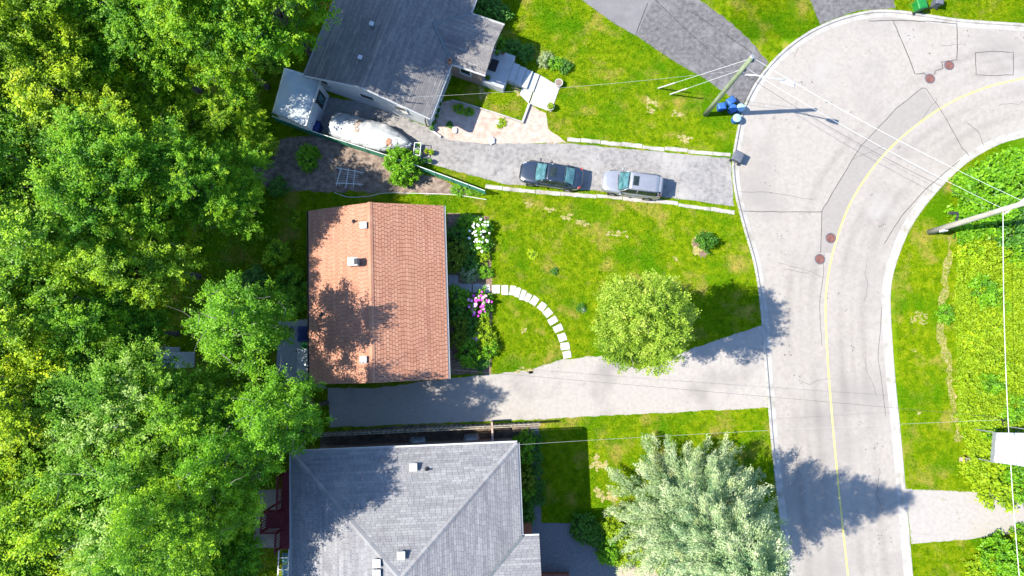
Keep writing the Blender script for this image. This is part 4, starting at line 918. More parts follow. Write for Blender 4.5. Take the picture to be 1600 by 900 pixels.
# east verge
RB = [(1552, 312, 2.6, 2.6, 'vivid.big', 'large dense green thicket crossed by the leaning grey pole'), (1522, 290, 1.25, 1.6, 'vivid.big', 'green thicket nearest the inner kerb, above the leaning pole'), (1595, 280, 2.3, 2.4, 'vivid.big', 'green thicket at the right edge above the leaning pole'), (1590, 345, 2.0, 2.2, 'dark.big', 'dark thicket at the right edge below the leaning pole'), (1520, 350, 1.3, 1.4, 'vivid.big', 'green bush just under the leaning pole'),
      (1479, 492, .7, .8, 'vivid', 'small green bush beside the bare trail'), (1560, 760, 1.6, 1.6, 'lime', 'yellow-green bush above the right driveway'), (1540, 735, 1.4, 1.2, 'lime', 'yellow-green bush left of the white canopy'), (1590, 752, 1.5, 1.7, 'vivid.big', 'green bush between white canopy and right driveway'), (1580, 876, 1.7, 2.0, 'vivid.big', 'large green bush at the bottom right corner'), (1612, 868, 1.3, 2.0, 'lime', 'lime bush cut by the bottom right corner'), (1542, 893, 1.1, 1.0, 'lime', 'lime bush at the left of the bottom right thicket'),
      (1602, 838, .7, 1.4, 'vivid', 'green bush shading the far end of the right driveway'), (1536, 700, 1.2, .8, 'lime', 'low yellow-green bush beside the brown box'), (1585, 640, 1.0, 1.0, 'vivid', 'green bush above the white canopy'), (1588, 425, .8, 1.3, 'lime', 'tall weed clump at the right edge, just below the thicket'), (1598, 470, .8, 1.4, 'lime', 'tall weed clump cut by the right edge, second below the thicket'), (1570, 480, .6, 1.0, 'forest', 'weed clump beside the thick cable in mid-meadow'), (1592, 530, .7, 1.2, 'lime', 'tall weed clump at the right edge level with the maple'), (1572, 575, .6, 1.1, 'forest', 'weed clump at the cable, lower meadow'), (1555, 630, .8, .9, 'lime', 'broad weed clump in the lower meadow left of the cable'), (1530, 420, .7, .8, 'lime', 'weed clump in the upper meadow nearest the trail'), (1515, 560, .6, .7, 'lime', 'weed clump in mid-meadow nearest the trail')]
RB += [(1520, 395, 1.0, 1.3, 'forest', 'rounded green clump at the top of the meadow by the trail'), (1550, 400, 1.1, 1.5, 'lime', 'rounded lime clump below the thicket and left of the cable'), (1540, 455, 1.2, 1.4, 'vivid', 'green clump in the upper middle of the meadow'), (1512, 470, .8, .9, 'lime', 'lime clump right of the small bush by the trail'), (1548, 510, 1.1, 1.2, 'lime', 'broad lime clump in the middle of the meadow'), (1522, 530, .9, 1.0, 'forest', 'green clump left of the broad lime clump'), (1540, 560, 1.0, 1.3, 'lime', 'lime clump below the broad one in the meadow'), (1520, 600, 1.0, 1.0, 'lime', 'lime clump in the lower meadow near the trail'), (1548, 600, .9, 1.3, 'vivid', 'green clump in the lower meadow beside the cable'), (1598, 590, 1.1, 1.6, 'lime', 'tall lime clump at the right edge in the lower meadow'), (1525, 655, 1.1, 1.0, 'lime', 'lime clump at the bottom of the meadow by the service wire'), (1545, 675, .8, .9, 'forest', 'green clump just left of the white canopy'), (1590, 395, 1.1, 1.5, 'forest', 'green clump at the right edge under the dark thicket')]
for a, b, r_, h_, k, lab in RB: shrub(k, a, b, r_, h_, lab, group='bushes of the east verge')

# grass blades, tall meadow and undergrowth
def inside(poly, x, y):
    px = np.array([p[0] for p in poly]); py = np.array([p[1] for p in poly]); n = len(px); c_ = np.zeros(len(x), bool); j = n-1
    for i in range(n):
        if py[i] != py[j]:
            cond = ((py[i] > y) != (py[j] > y)) & (x < (px[j]-px[i])*(y-py[i])/(py[j]-py[i])+px[i]); c_ ^= cond
        j = i
    return c_
def blades(name, n, box_px, m, L, Wd, lawn, exc, seed, lean=.7, keep=.003, bare=.6):
    rng = np.random.default_rng(seed); a, b = P(box_px[0], box_px[1]), P(box_px[2], box_px[3])
    x = rng.uniform(a.x, b.x, n); y = rng.uniform(min(a.y, b.y), max(a.y, b.y), n)
    k = inside(lawn, x, y)
    for e in exc: k &= ~(inside(e, x, y) & (rng.uniform(size=n) > keep))
    for e in BARE: k &= ~(inside(e, x, y) & (rng.uniform(size=n) > bare))
    x, y = x[k], y[k]; n = len(x); az = rng.uniform(0, 6.283, n); s = rng.uniform(.5, 1.3, n); ln = L*s; th = rng.uniform(.2, lean, n)*1.5
    d = np.stack([np.cos(az)*np.sin(th), np.sin(az)*np.sin(th), np.cos(th)], 1)*ln[:, None]; sd_ = np.stack([-np.sin(az), np.cos(az), np.zeros(n)], 1)*Wd
    p0 = np.stack([x, y, np.full(n, -.01)], 1); q_ = np.stack([p0-sd_, p0+sd_, p0+d], 1).reshape(-1, 3)
    me = bpy.data.meshes.new(name); me.vertices.add(3*n); me.vertices.foreach_set('co', q_.astype(np.float32).ravel()); me.loops.add(3*n); me.loops.foreach_set('vertex_index', np.arange(3*n, dtype=np.int32))
    me.polygons.add(n); me.polygons.foreach_set('loop_start', np.arange(0, 3*n, 3, dtype=np.int32)); me.update(calc_edges=True)
    o = link_mesh(me, name, M[m]); return o
blade_exc = EXC
o = blades('grass', 520000, (380, -20, 1260, 920), 'grass', .14, .022, LAWN_W, blade_exc, 1); tag(o, 'mown yellow-green grass of the front lawns', 'grass', kind='stuff')
o = blades('grass', 60000, (1140, -20, 1620, 60), 'grass', .14, .022, LAWN_W, blade_exc, 2); tag(o, 'strip of mown grass beyond the bend at the top right', 'grass', kind='stuff')
MEADOW = PL([(1496, 372), (1640, 360), (1640, 765), (1540, 762), (1515, 740), (1505, 690), (1492, 640), (1492, 560), (1486, 480)])
o = blades('grass', 150000, (1380, 190, 1640, 920), 'grass', .14, .022, LAWN_E, EXC+[MEADOW], 3); tag(o, 'mown grass verge inside the bend, left of the meadow', 'grass', kind='stuff')
def scatter_leaves(name, n, poly, m, z0, z1, size, seed, clump=2.2, label='', cat='', thin=.35):
    rng = np.random.default_rng(seed); xs = [p[0] for p in poly]; ys = [p[1] for p in poly]
    x = rng.uniform(min(xs), max(xs), n); y = rng.uniform(min(ys), max(ys), n); k = inside(poly, x, y)
    for e in EXC: k &= ~inside(e, x, y)
    x, y = x[k], y[k]
    nc = int(clump*300); cx_ = rng.uniform(min(xs), max(xs), nc); cy_ = rng.uniform(min(ys), max(ys), nc); cr_ = rng.uniform(.25, .8, nc); ch_ = rng.uniform(.3, 1, nc); f = np.zeros(len(x))
    for i in range(nc): f = np.maximum(f, ch_[i]*np.exp(-(((x-cx_[i])**2+(y-cy_[i])**2)/cr_[i]**2)))
    k = rng.uniform(size=len(x)) < thin+(1-thin)*f; x, y, f = x[k], y[k], f[k]
    z = z0+(z1-z0)*f*rng.uniform(.3, 1, len(x)); me = leaf_mesh(name, np.stack([x, y, z], 1), .15+.5*f*rng.uniform(.5, 1.2, len(x))+rng.uniform(-.1, .25, len(x)), M[m], size, .35, None, rng)
    return tag(link_mesh(me, name, M[m]), label, cat, kind='stuff')
scatter_leaves('meadow', 120000, MEADOW, 'leaf_lime', .02, .9, (.16, .08), 4, 2.6, 'tall wild yellow-green meadow growth right of the bare trail', 'meadow')
WOOD = PL([(-60, -40), (470, -40), (440, 110), (400, 190), (390, 300), (470, 330), (480, 480), (430, 600), (500, 620), (500, 690), (450, 720), (430, 760), (390, 780), (430, 900), (430, 960), (-60, 960)])
scatter_leaves('undergrowth', 130000, WOOD, 'leaf_forest', .02, .35, (.2, .13), 5, 1.2, 'low undergrowth in the shade beneath the wood', 'undergrowth', thin=.25)
VEG = PL([(385, 225), (470, 212), (480, 290), (390, 292)])
# ------------------------------------------------------------------ cars
def loft(stations, prof, closed_ends=True):
    """stations: (x, half width, top, bottom); prof(w, top, bot) -> half section points (y, z) from centre top to centre bottom"""
    mb = MB(); rings = []
    for st in stations:
        h = prof(*st[1:]); ring = [(st[0], y, z) for y, z in h]+[(st[0], -y, z) for y, z in h[::-1][1:-1]]; rings.append(ring)
    n = len(rings[0]); vs = [p for r_ in rings for p in r_]
    fs = [(i*n+k, i*n+(k+1) % n, (i+1)*n+(k+1) % n, (i+1)*n+k) for i in range(len(rings)-1) for k in range(n)]
    fs += [tuple(range(n))[::-1], tuple((len(rings)-1)*n+k for k in range(n))]
    return mb.add(vs, fs)
def patch(corners, bulge=(0, 0, 0), nu=8, nv=6):
    a, b, c_, d = [Vector(p) for p in corners]; bl = Vector(bulge)
    return MB().grid(lambda s_, t_: (a.lerp(b, s_)).lerp(d.lerp(c_, s_), t_)+bl*(4*s_*(1-s_))*(.5+.5*4*t_*(1-t_)), nu, nv)
def build_car(k, paint, label):
    root = empty('parked_car', (0, 0, 0), label, 'car', 'cars parked on the neighbour driveway')
    L, W = k['L'], k['W']
    def prof(w_, top, bot): return [(0, top), (w_*.5, top-.004), (w_*.8, top-.025), (w_*.94, top-.085), (w_*1.0, top*.72), (w_*1.0, .48), (w_*.97, .32), (w_*.9, bot), (0, bot)]
    body = loft(k['body'], prof).build('body', paint, root, smooth=True, subsurf=2)
    wf, wt, rr_, rb = k['ws_base'], k['ws_top'], k['roof_r'], k['rw_base']; yb, yt, zt, zb, zrb = k['yb'], k['yt'], k['zt'], k['zb'], k['zrb']
    # cabin core, roof and glass
    core = MB(); e_ = .03
    core.add([(wf-.05, yb-e_, zb-.1), (wf-.05, -yb+e_, zb-.1), (rb+.05, -yb+e_, zb-.1), (rb+.05, yb-e_, zb-.1), (wt-.02, yt-e_, zt-.06), (wt-.02, -yt+e_, zt-.06), (rr_+.03, -yt+e_, zt-.06), (rr_+.03, yt-e_, zt-.06)], [(0, 1, 2, 3), (4, 7, 6, 5), (0, 4, 5, 1), (1, 5, 6, 2), (2, 6, 7, 3), (3, 7, 4, 0)])
    core.build('interior', M['plastic_black'], root)
    roof = patch([(wt, yt+.02, zt), (wt, -yt-.02, zt), (rr_, -yt-.02, zt-.015), (rr_, yt+.02, zt-.015)], (0, 0, .055), 10, 8).build('roof_panel', paint, root, smooth=True, solid=.03)
    for x_ in k.get('rails', []): pass
    patch([(wf, yb-.1, zb+.0), (wf, -yb+.1, zb+.0), (wt+.02, -yt+.03, zt-.012), (wt+.02, yt-.03, zt-.012)], (.10, 0, .05), 10, 6).build('windscreen', M['glass_car'], root, smooth=True, solid=.02)
    patch([(rr_-.02, yt-.03, zt-.03), (rr_-.02, -yt+.03, zt-.03), (rb, -yb+.16, zrb), (rb, yb-.16, zrb)], (-.05, 0, .03), 10, 6).build('rear_window', M['glass_car' if k['kind'] == 'sedan' else 'glass_tint'], root, smooth=True, solid=.02)
    for s_ in (-1, 1):
        def sp_(x, f): return (x, s_*(yb+(yt-yb)*f), zb+(zt-.03-zb)*f)
        mid_ = k['bp']
        for (x0_, x1_, t0_, t1_) in ((wf-.18, mid_+.03, wt-.04, mid_+.03), (mid_-.05, rb+.28, mid_-.05, rr_+.10)):
            q_ = [sp_(x0_, .02), sp_(x1_, .02), sp_(t1_, .93), sp_(t0_, .93)]
            patch(q_ if s_ < 0 else [q_[1], q_[0], q_[3], q_[2]], (0, s_*.03, 0), 6, 4).build('side_window', M['glass_tint'], root, smooth=True, solid=.015)
        for (x0_, x1_) in ((wf-.06, wt), (mid_, mid_), (rb+.06, rr_)):
            MB().tube([(x0_, s_*(yb-.02), zb-.02), ((x0_+x1_)/2, s_*((yb+yt)/2+.015), (zb+zt)/2), (x1_, s_*(yt+.0), zt-.01)], .045, 8).build('pillar', paint, root, smooth=True)
        MB().tube([(wt, s_*(yt+.02), zt), ((wt+rr_)/2, s_*(yt+.03), zt+.02), (rr_, s_*(yt+.02), zt-.015)], .032 if k['kind'] == 'sedan' else .04, 8).build('roof_rail', paint if k['kind'] == 'sedan' else M['plastic_grey'], root, smooth=True)
        mr = MB().box((wf-.18, s_*(W/2+.06), zb+.03), (.13, .2, .13)).build('mirror', paint, root, bevel=.04); MB().bar((wf-.2, s_*(yb), zb-.0), (wf-.18, s_*(W/2+.02), zb+.01), .05).build('mirror_arm', M['plastic_black'], mr)
        for xw in (k['fw'], k['rw']):
            MB().tube([(xw, s_*(W/2-.1), .34), (xw, s_*(W/2+.004), .34)], .385, 24).build('wheel_arch', M['plastic_black'], root)
            wl = MB().tube([(xw, s_*(W/2-.2), .33), (xw, s_*(W/2-.18), .33), (xw, s_*(W/2+.0), .33), (xw, s_*(W/2+.02), .33)], [.29, .33, .33, .30], 24).build('wheel', M['rubber'], root, smooth=False)
            MB().tube([(xw, s_*(W/2+.015), .33), (xw, s_*(W/2+.028), .33)], [.22, .2], 20).build('rim', M['alloy'], wl)
        fx = L/2; MB().box((fx-.33, s_*(W/2-.33), .66 if k['kind'] == 'sedan' else .76), (.36, .24, .1), rz=-s_*.5, ry=.25).build('headlight', M['lamp_clear'], root, bevel=.04)
        MB().box((-fx+.24, s_*(W/2-.23), .86 if k['kind'] == 'sedan' else .98), (.24, .2, .16), rz=s_*.5).build('tail_light', M['lamp_red'], root, bevel=.04)
        for x_ in (mid_+.02, mid_-1.0): MB().box((x_+.15, s_*(W/2+.0), .78), (.18, .03, .03)).build('door_handle', paint, root)
    MB().box((L/2-.05, 0, .52), (.06, .9, .16)).build('grille', M['plastic_black'], root, bevel=.02); MB().box((L/2-.01, 0, .42), (.03, .5, .12)).build('front_plate', M['trim_white'], root)
    MB().box((-L/2+.03, 0, .72), (.05, .5, .12)).build('rear_plate', M['trim_white'], root)
    MB().box((0, 0, .2), (L*.86, W*.82, .06)).build('underbody', M['plastic_black'], root)
    so_ = k['sun']; MB().grid(lambda a_, b_: Vector((so_[0]+(so_[1]-so_[0])*b_, (a_-.5)*2*so_[2], zt+.012+.05*(1-(so_[2]/yt*(2*a_-1))**2)*(.5+.5*4*((so_[0]+(so_[1]-so_[0])*b_-wt)/(rr_-wt))*(1-(so_[0]+(so_[1]-so_[0])*b_-wt)/(rr_-wt)))+.04)), 8, 3).build('sunroof', M[so_[3]], root, smooth=True, solid=.01)
    MB().bar((wf+.1, .1, zb-.01), (wf+.02, .62, zb+.03), .025).build('wiper', M['plastic_black'], root); MB().bar((wf+.12, -.5, zb-.01), (wf+.1, .05, zb+.03), .025).build('wiper', M['plastic_black'], root)
    if k['kind'] == 'suv': MB().box((rr_-.1, 0, zt-.01), (.22, yt*1.8, .04)).build('rear_spoiler', paint, root, bevel=.015)
    else: MB().lathe([(.05, 0), (.02, .05)], (rr_+.25, 0, zt+.03), 8).build('roof_antenna', M['plastic_black'], root)
    for o_ in root.children:
        if o_.name.startswith('body'): continue
    return root
sedan = dict(kind='sedan', L=4.8, W=1.84, fw=1.42, rw=-1.38, ws_base=1.12, ws_top=.38, roof_r=-1.0, rw_base=-1.72, yb=.80, yt=.60, zt=1.40, zb=.95, zrb=1.03, bp=-.32, sun=(.12, -.38, .36, 'glass_tint'),
    body=[(2.40, .36, .58, .3), (2.36, .56, .64, .26), (2.22, .71, .71, .24), (1.95, .83, .79, .22), (1.45, .905, .88, .21), (1.05, .92, .955, .2), (.2, .92, .97, .2), (-.8, .92, .985, .2), (-1.5, .915, 1.01, .21), (-1.95, .87, 1.03, .23), (-2.22, .76, 1.0, .26), (-2.36, .60, .90, .3), (-2.40, .42, .75, .34)])
suv = dict(kind='suv', L=4.55, W=1.82, fw=1.36, rw=-1.3, ws_base=1.02, ws_top=.36, roof_r=-1.80, rw_base=-2.08, yb=.80, yt=.63, zt=1.62, zb=1.03, zrb=1.14, bp=-.35, sun=(.10, -.32, .36, 'glass_tint'),
    body=[(2.28, .36, .66, .34), (2.24, .58, .74, .3), (2.1, .72, .83, .28), (1.8, .83, .91, .26), (1.35, .895, .98, .25), (.98, .91, 1.03, .25), (.2, .91, 1.05, .25), (-.8, .91, 1.07, .25), (-1.6, .905, 1.10, .25), (-2.0, .86, 1.11, .27), (-2.18, .77, 1.08, .3), (-2.26, .65, .95, .34), (-2.28, .5, .75, .38)])
def place_car(o, a, b, z=.75):
    p, q_ = P(*a, z), P(*b, z); c_ = (p+q_)/2; d = p-q_; o.location = (c_.x, c_.y, .006); o.rotation_euler = (0, 0, math.atan2(d.y, d.x))
place_car(build_car(sedan, M['paint_black'], 'black sedan parked behind, farther from the road'), (812, 266), (911, 280))
place_car(build_car(suv, M['paint_silver'], 'silver sport utility vehicle with dark sunroof, nearer the road'), (940, 281), (1036, 294))

# ------------------------------------------------------------------ covered boat on trailer
bt = empty('covered_boat', (0, 0, 0), 'boat under a stained white tarpaulin beside the white-sided wall', 'boat')
def boat_w(s_): return 1.05*min(1, (1-s_)*2.6+.06)**.75 if s_ > .62 else 1.05*(.9+.1*min(1, s_*6))
rb_ = random.Random(8)
wr = [[rb_.uniform(-1, 1) for _ in range(60)] for _ in range(40)]
def tarp_pt(s_, t_):
    x = -3.0+6.0*s_; a_ = (t_-.5)*2; w_ = boat_w(s_)*1.04; ridge = 1.55-.35*abs(s_-.35)*1.4-(.5*max(0, s_-.75)*2.2)
    z = ridge-(ridge-.75)*abs(a_)**1.7+.05*wr[int(t_*18)][int(s_*30)]*(1-.4*abs(a_))+.05*math.sin(s_*34+t_*5)*abs(a_)
    if abs(a_) > .9: z -= .25
    return Vector((x+.05*wr[int(s_*30)][int(t_*18)], a_*w_+.05*wr[int(s_*30)+5][int(t_*18)], z))
tp = MB().grid(tarp_pt, 30, 18).build('tarpaulin', M['tarp'], bt, smooth=True, solid=.02)
def stain(s0, s1, t0, t1, m, n_=8, nm='stain'):
    return MB().grid(lambda a_, b_: tarp_pt(s0+(s1-s0)*a_+.012*math.sin(b_*9), t0+(t1-t0)*b_+.02*math.sin(a_*7+b_*4))+Vector((0, 0, .03)), n_, n_).build(nm, M[m], tp, smooth=True)
stain(.31, .36, .32, .80, 'tarp_stain'); stain(.71, .77, .12, .42, 'tarp_rust')
MB().tube([tarp_pt(.84, .02)+Vector((0, 0, .05)), tarp_pt(.835, .3)+Vector((0, 0, .05)), tarp_pt(.83, .7)+Vector((0, 0, .05)), tarp_pt(.84, .98)+Vector((0, 0, .05))], .02, 5).build('rope', M['wire_dark'], tp)
st_ = [(-2.95, .98, .95, .55), (-1.5, 1.0, .95, .42), (0, 1.0, .95, .38), (1.3, .82, 1.0, .42), (2.2, .45, 1.05, .55), (2.9, .08, 1.1, .8)]
loft(st_, lambda w_, t_, b_: [(0, t_), (w_*.9, t_), (w_, t_-.05), (w_*.9, (t_+b_)/2), (w_*.6, b_+.08), (0, b_)]).build('hull', M['hull'], bt, smooth=True, subsurf=1)
tr_ = MB(); 
for s_ in (-1, 1): tr_.bar((-2.4, s_*.6, .36), (1.6, s_*.6, .36), .08); tr_.bar((1.6, s_*.6, .36), (3.6, 0, .42), .08)
tr_.bar((-1.2, -.95, .34), (-1.2, .95, .34), .08); tf = tr_.build('trailer_frame', M['metal_grey'], bt)
for s_ in (-1, 1): MB().tube([(-1.2, s_*.88, .3), (-1.2, s_*1.04, .3)], .3, 20).build('trailer_wheel', M['rubber'], bt)
MB().box((3.45, 0, .25), (.12, .12, .5)).build('jack', M['metal_grey'], bt)
pa, pb_ = P(519, 192, .9), P(643, 226, .9); c_ = (pa+pb_)/2; d = pb_-pa; bt.location = (c_.x, c_.y, .006); bt.rotation_euler = (0, 0, math.atan2(d.y, d.x)); s_ = d.length/6.05; bt.scale = (s_, s_, s_)

# ------------------------------------------------------------------ white shed with tarpaulin roof
zs_ = 2.5
s_nw, s_ne, s_se, s_sw = P(444, 106, zs_), P(501, 126, zs_), P(478, 197, zs_), P(425, 176, zs_)
sh = empty('garden_shed', ((s_nw+s_se)/2)*1.0, 'white shed with pale membrane roof at the left end of the boat yard', 'shed'); sh.location.z = 0
def bil(a_, b_): return (s_sw.lerp(s_se, a_)).lerp(s_nw.lerp(s_ne, a_), b_)
MB().grid(lambda a_, b_: bil(a_, b_)+Vector((0, 0, .25*(1-(2*a_-1)**2)+.06*math.sin(a_*13)*math.sin(b_*9))), 14, 14).build('roof', M['shed_roof'], sh, smooth=True, solid=.08)
def ins(p, k=.94): cc_ = (s_nw+s_ne+s_se+s_sw)/4; q_ = cc_.lerp(p, k); return Vector((q_.x, q_.y, 0))
foot = [ins(s_sw), ins(s_se), ins(s_ne), ins(s_nw)]; MB().prism(foot, -.05, zs_-.05).build('wall', M['siding_white'], sh); EXC.append(foot)
dv = (foot[2]-foot[1]); dl = dv.length; dn = dv.normalized(); ox = Vector((dn.y, -dn.x, 0)); rzz = math.atan2(dn.y, dn.x)
def east(t, z, off=.03): return foot[1]+dn*dl*t+ox*off+Vector((0, 0, z))
MB().box(east(.36, .95), (1.5, .06, 1.85), rzz).build('door', M['shed_door'], sh, bevel=.01)
dd = MB().box(east(.72, 1.3), (1.0, .05, 1.5), rzz).build('window', M['metal_dark'], sh); MB().box(east(.74, 1.3, .07), (.5, .04, 1.1), rzz).build('pane', M['glass_car'], dd)
MB().bar(s_se+Vector((0, 0, .06)), s_ne+Vector((0, 0, .06)), .1, .08).build('edge_trim', M['trim_white'], sh)
MB().bar(s_sw+Vector((0, 0, .05)), s_se+Vector((0, 0, .05)), .08, .08).build('edge_trim', M['metal_grey'], sh)

# small hidden shed in the wood
z5 = 2.3; f0 = P(267, 562, z5)
s5 = empty('small_shed', (f0.x, f0.y, 0), 'small pale blue-white shed half hidden in the wood', 'shed')
MB().prism([f0+Vector((a, b, 0)) for a, b in ((-.55, -.6), (.5, -.6), (.5, .55), (-.55, .55))], 0, z5).build('roof', M['shed_roof'], s5, bevel=.02)
MB().prism([f0+Vector((a, b, 0)) for a, b in ((-1.6, -.5), (-.6, -.5), (-.6, .9), (-1.6, .9))], 0, z5-.35).build('wall', M['siding_white'], s5)
MB().box(f0+Vector((-.58, .2, -.1)), (.08, 1.7, .1)).build('edge_trim', M['wood_grey'], s5); MB().box(f0+Vector((0, -.05, .05)), (.07, .07, .08)).build('roof_vent', M['metal_dark'], s5)

# lean-to and bits behind the bungalow
lt = empty('lean_to', P(473, 566), 'small lean-to with blue-grey metal roof behind the bungalow', 'lean-to')
za_, zb_ = 2.1, 2.4
MB().slab([P(464, 587, za_), P(486, 587, zb_), P(486, 545, zb_), P(464, 545, za_)], .06).build('roof', M['metal_grey'], lt)
for a, b in ((466, 585), (466, 548)): p = P(a, b, 1.0); MB().box((p.x+.1, p.y, 1.0), (.09, .09, 2.0)).build('post', M['wood_grey'], lt)
p = P(478, 566, 1.0); MB().box((p.x-.0, p.y, .9), (.08, 1.7, 1.8)).build('back_panel', M['wood_grey'], lt)
def lidded_bin(px, py, m, label, cat='bin', sz=(.55, .6, .95), rz=0, wheels=True, lid=None, group=None, name='wheeled_bin'):
    root = empty(name, (0, 0, 0), label, cat, group); x, y, z = sz
    MB().box((0, 0, z*.47), (x, y, z*.86), taper=.82).build('body', M[m], root, bevel=.03)
    MB().box((0, 0, z*.9), (x*1.08, y*1.08, .03)).build('rim', M[m], root, bevel=.01)
    ld = MB().grid(lambda a_, b_: Vector(((a_-.5)*x*1.1, (b_-.5)*y*1.12, z*.93+.07*(1-(2*a_-1)**4)*(1-(2*b_-1)**4))), 8, 8).build('lid', M[lid or m], root, smooth=True, solid=.03)
    MB().tube([(-x*.35, -y*.6, z*.92), (x*.35, -y*.6, z*.92)], .02, 6).build('handle', M['plastic_black'], root)
    if wheels:
        for s_ in (-1, 1): MB().tube([(s_*x*.36, -y*.46, .1), (s_*x*.5, -y*.46, .1)], .1, 14).build('wheel', M['rubber'], root)
    root.location = P(px, py, z*.5); root.location.z = 0; root.rotation_euler = (0, 0, rz); return root
lidded_bin(479, 540, 'plastic_green', 'dark green bin beside the lean-to behind the bungalow', rz=.1)
lidded_bin(476, 522, 'plastic_navy', 'dark blue lidded box in the shade behind the bungalow', 'box', (.7, 1.0, 1.0), name='storage_box')
lidded_bin(494, 199, 'plastic_navy', 'dark blue bin at the corner of the white shed', sz=(.75, .7, 1.1), rz=-.3)

# ------------------------------------------------------------------ fences
gf = empty('mesh_fence', P(480, 206), 'green wire mesh fence with white top rail beside the covered boat', 'fence')
def mesh_run(a, b, h, n):
    a, b = Vector((a.x, a.y, 0)), Vector((b.x, b.y, 0)); hz = Vector((0, 0, h))
    MB().tube([a+hz, b+hz], .028, 6).build('top_rail', M['wire_white'], gf)
    for i in range(n+1): p = a.lerp(b, i/n); MB().tube([p-Vector((0, 0, .1)), p+Vector((0, 0, h+.03))], .03, 6).build('post', M['wire_green'], gf)
    for i in range(n):
        p0, p1 = a.lerp(b, i/n), a.lerp(b, (i+1)/n); mb = MB(); k = int((p1-p0).length/.12)
        for j in range(1, k): p = p0.lerp(p1, j/k); mb.bar(p+Vector((0, 0, .05)), p+hz, .022)
        for j in range(1, 10): z = Vector((0, 0, h*j/10)); mb.bar(p0+z, p1+z, .022)
        mb.build('mesh_panel', M['wire_green'], gf)
mesh_run(P(425, 181, 1.2), P(484, 204, 1.2), 1.2, 2); mesh_run(P(485, 204, 1.2), P(600, 241, 1.2), 1.2, 4); mesh_run(P(600, 241, 1.2), P(655, 260, 1.2), 1.2, 2); mesh_run(P(655, 260, 1.2), P(758, 298, 1.2), 1.2, 4)
wf_ = empty('wooden_fence', P(505, 676), 'weathered wooden fence of pale boards along the lower side of the driveway', 'fence')
A_, B_ = P(500, 677, 0), P(842, 660, 0); A_.z = B_.z = 0; d = (B_-A_); Ln = d.length; d.normalize(); nx = Vector((-d.y, d.x, 0)); fz = math.atan2(d.y, d.x); nb = 92
fence_me = MB().box((0, 0, .82), (Ln/nb-.018, .025, 1.56)).mesh('board'); fence_me.materials.append(M['wood_grey'])
rf = random.Random(5)
for i in range(nb):
    o = bpy.data.objects.new('board', fence_me); COL.objects.link(o); o.parent = wf_; p = A_+d*Ln*(i+.5)/nb; o.location = p-wf_.location+nx*(.06 if i % 2 else -.0)+Vector((0, 0, rf.uniform(-.03, .02))); o.rotation_euler = (rf.uniform(-.015, .015), 0, fz)
for i in range(9): p = A_+d*Ln*i/8+nx*.03; MB().box(p+Vector((0, 0, .85)), (.1, .1, 1.75), fz).build('post', M['wood_grey'], wf_)
for off in (-.035, .095): MB().bar(A_+nx*off+Vector((0, 0, 1.62)), B_+nx*off+Vector((0, 0, 1.62)), .06, .05).build('rail', M['wood_grey'], wf_)
gt = empty('yard_gate', P(769, 672), 'pale pink wooden gate post and gate between fence and big house', 'gate')
pA, pB = P(768.5, 661, 1.5), P(770, 690, 1.5)
MB().bar((pA.x, pA.y, 1.45), (pB.x, pB.y, 1.45), .12, .12).build('top_rail', M['wood_pink'], gt)
for i in range(8): y = pA.y+(pB.y-pA.y)*(i+.5)/8; MB().box((pA.x, y, .75), (.05, abs(pB.y-pA.y)/8-.02, 1.4)).build('board', M['wood_pink'], gt)
for y in (pA.y, pB.y): MB().box((pA.x, y, .75), (.11, .11, 1.5)).build('post', M['wood_pink'], gt)
wr_ = empty('rope_edging', P(520, 302), 'pale garden hose lying along the lower edge of the vegetable plot', 'hose')
MB().tube(smooth_path([p+Vector((0, 0, .04)) for p in PL([(523, 301), (545, 308), (575, 307), (600, 302), (640, 302), (680, 303), (715, 305), (760, 312)])], 5), .025, 6).build('hose_tube', M['wire_white'], wr_)

# white trellis in the vegetable plot, with seedlings' wire grid
ty = empty('trellis', P(545, 278), 'white slatted trellis frame in the middle of the vegetable plot', 'trellis')
zt_ = .7
for a, b in (((533, 262), (525, 291)), ((545, 263), (540, 294)), ((555, 265), (552, 292))): MB().bar(P(*a, zt_), P(*b, zt_), .05).build('slat', M['trim_white'], ty)
for a, b in (((525, 262), (568, 270)), ((524, 286), (567, 288))): MB().bar(P(*a, zt_+.04), P(*b, zt_+.04), .05).build('slat', M['trim_white'], ty)
for i in range(7):
    y = 265+i*3.2; MB().bar(P(531-i*.9, y, zt_-.05), P(561-i*.3, y+3, zt_-.05), .015).build('wire', M['wire_white'], ty)
for a, b in ((531, 265), (527, 286), (563, 270), (560, 287)): p = P(a, b, zt_); MB().box((p.x, p.y, zt_/2), (.05, .05, zt_)).build('leg', M['trim_white'], ty)
t2 = empty('stake_trellis', P(394, 268), 'thin pale stake frame at the left end of the vegetable plot', 'trellis')
for a, b in (((388, 258), (386, 284)), ((398, 258), (397, 284)), ((380, 272), (402, 271)), ((382, 262), (404, 261))): MB().bar(P(*a, .8), P(*b, .8), .035).build('stake', M['wire_white'], t2)
for a, b in ((388, 260), (386, 282), (398, 260), (397, 282)): p = P(a, b, .8); MB().box((p.x, p.y, .4), (.03, .03, .8)).build('leg', M['wire_white'], t2)

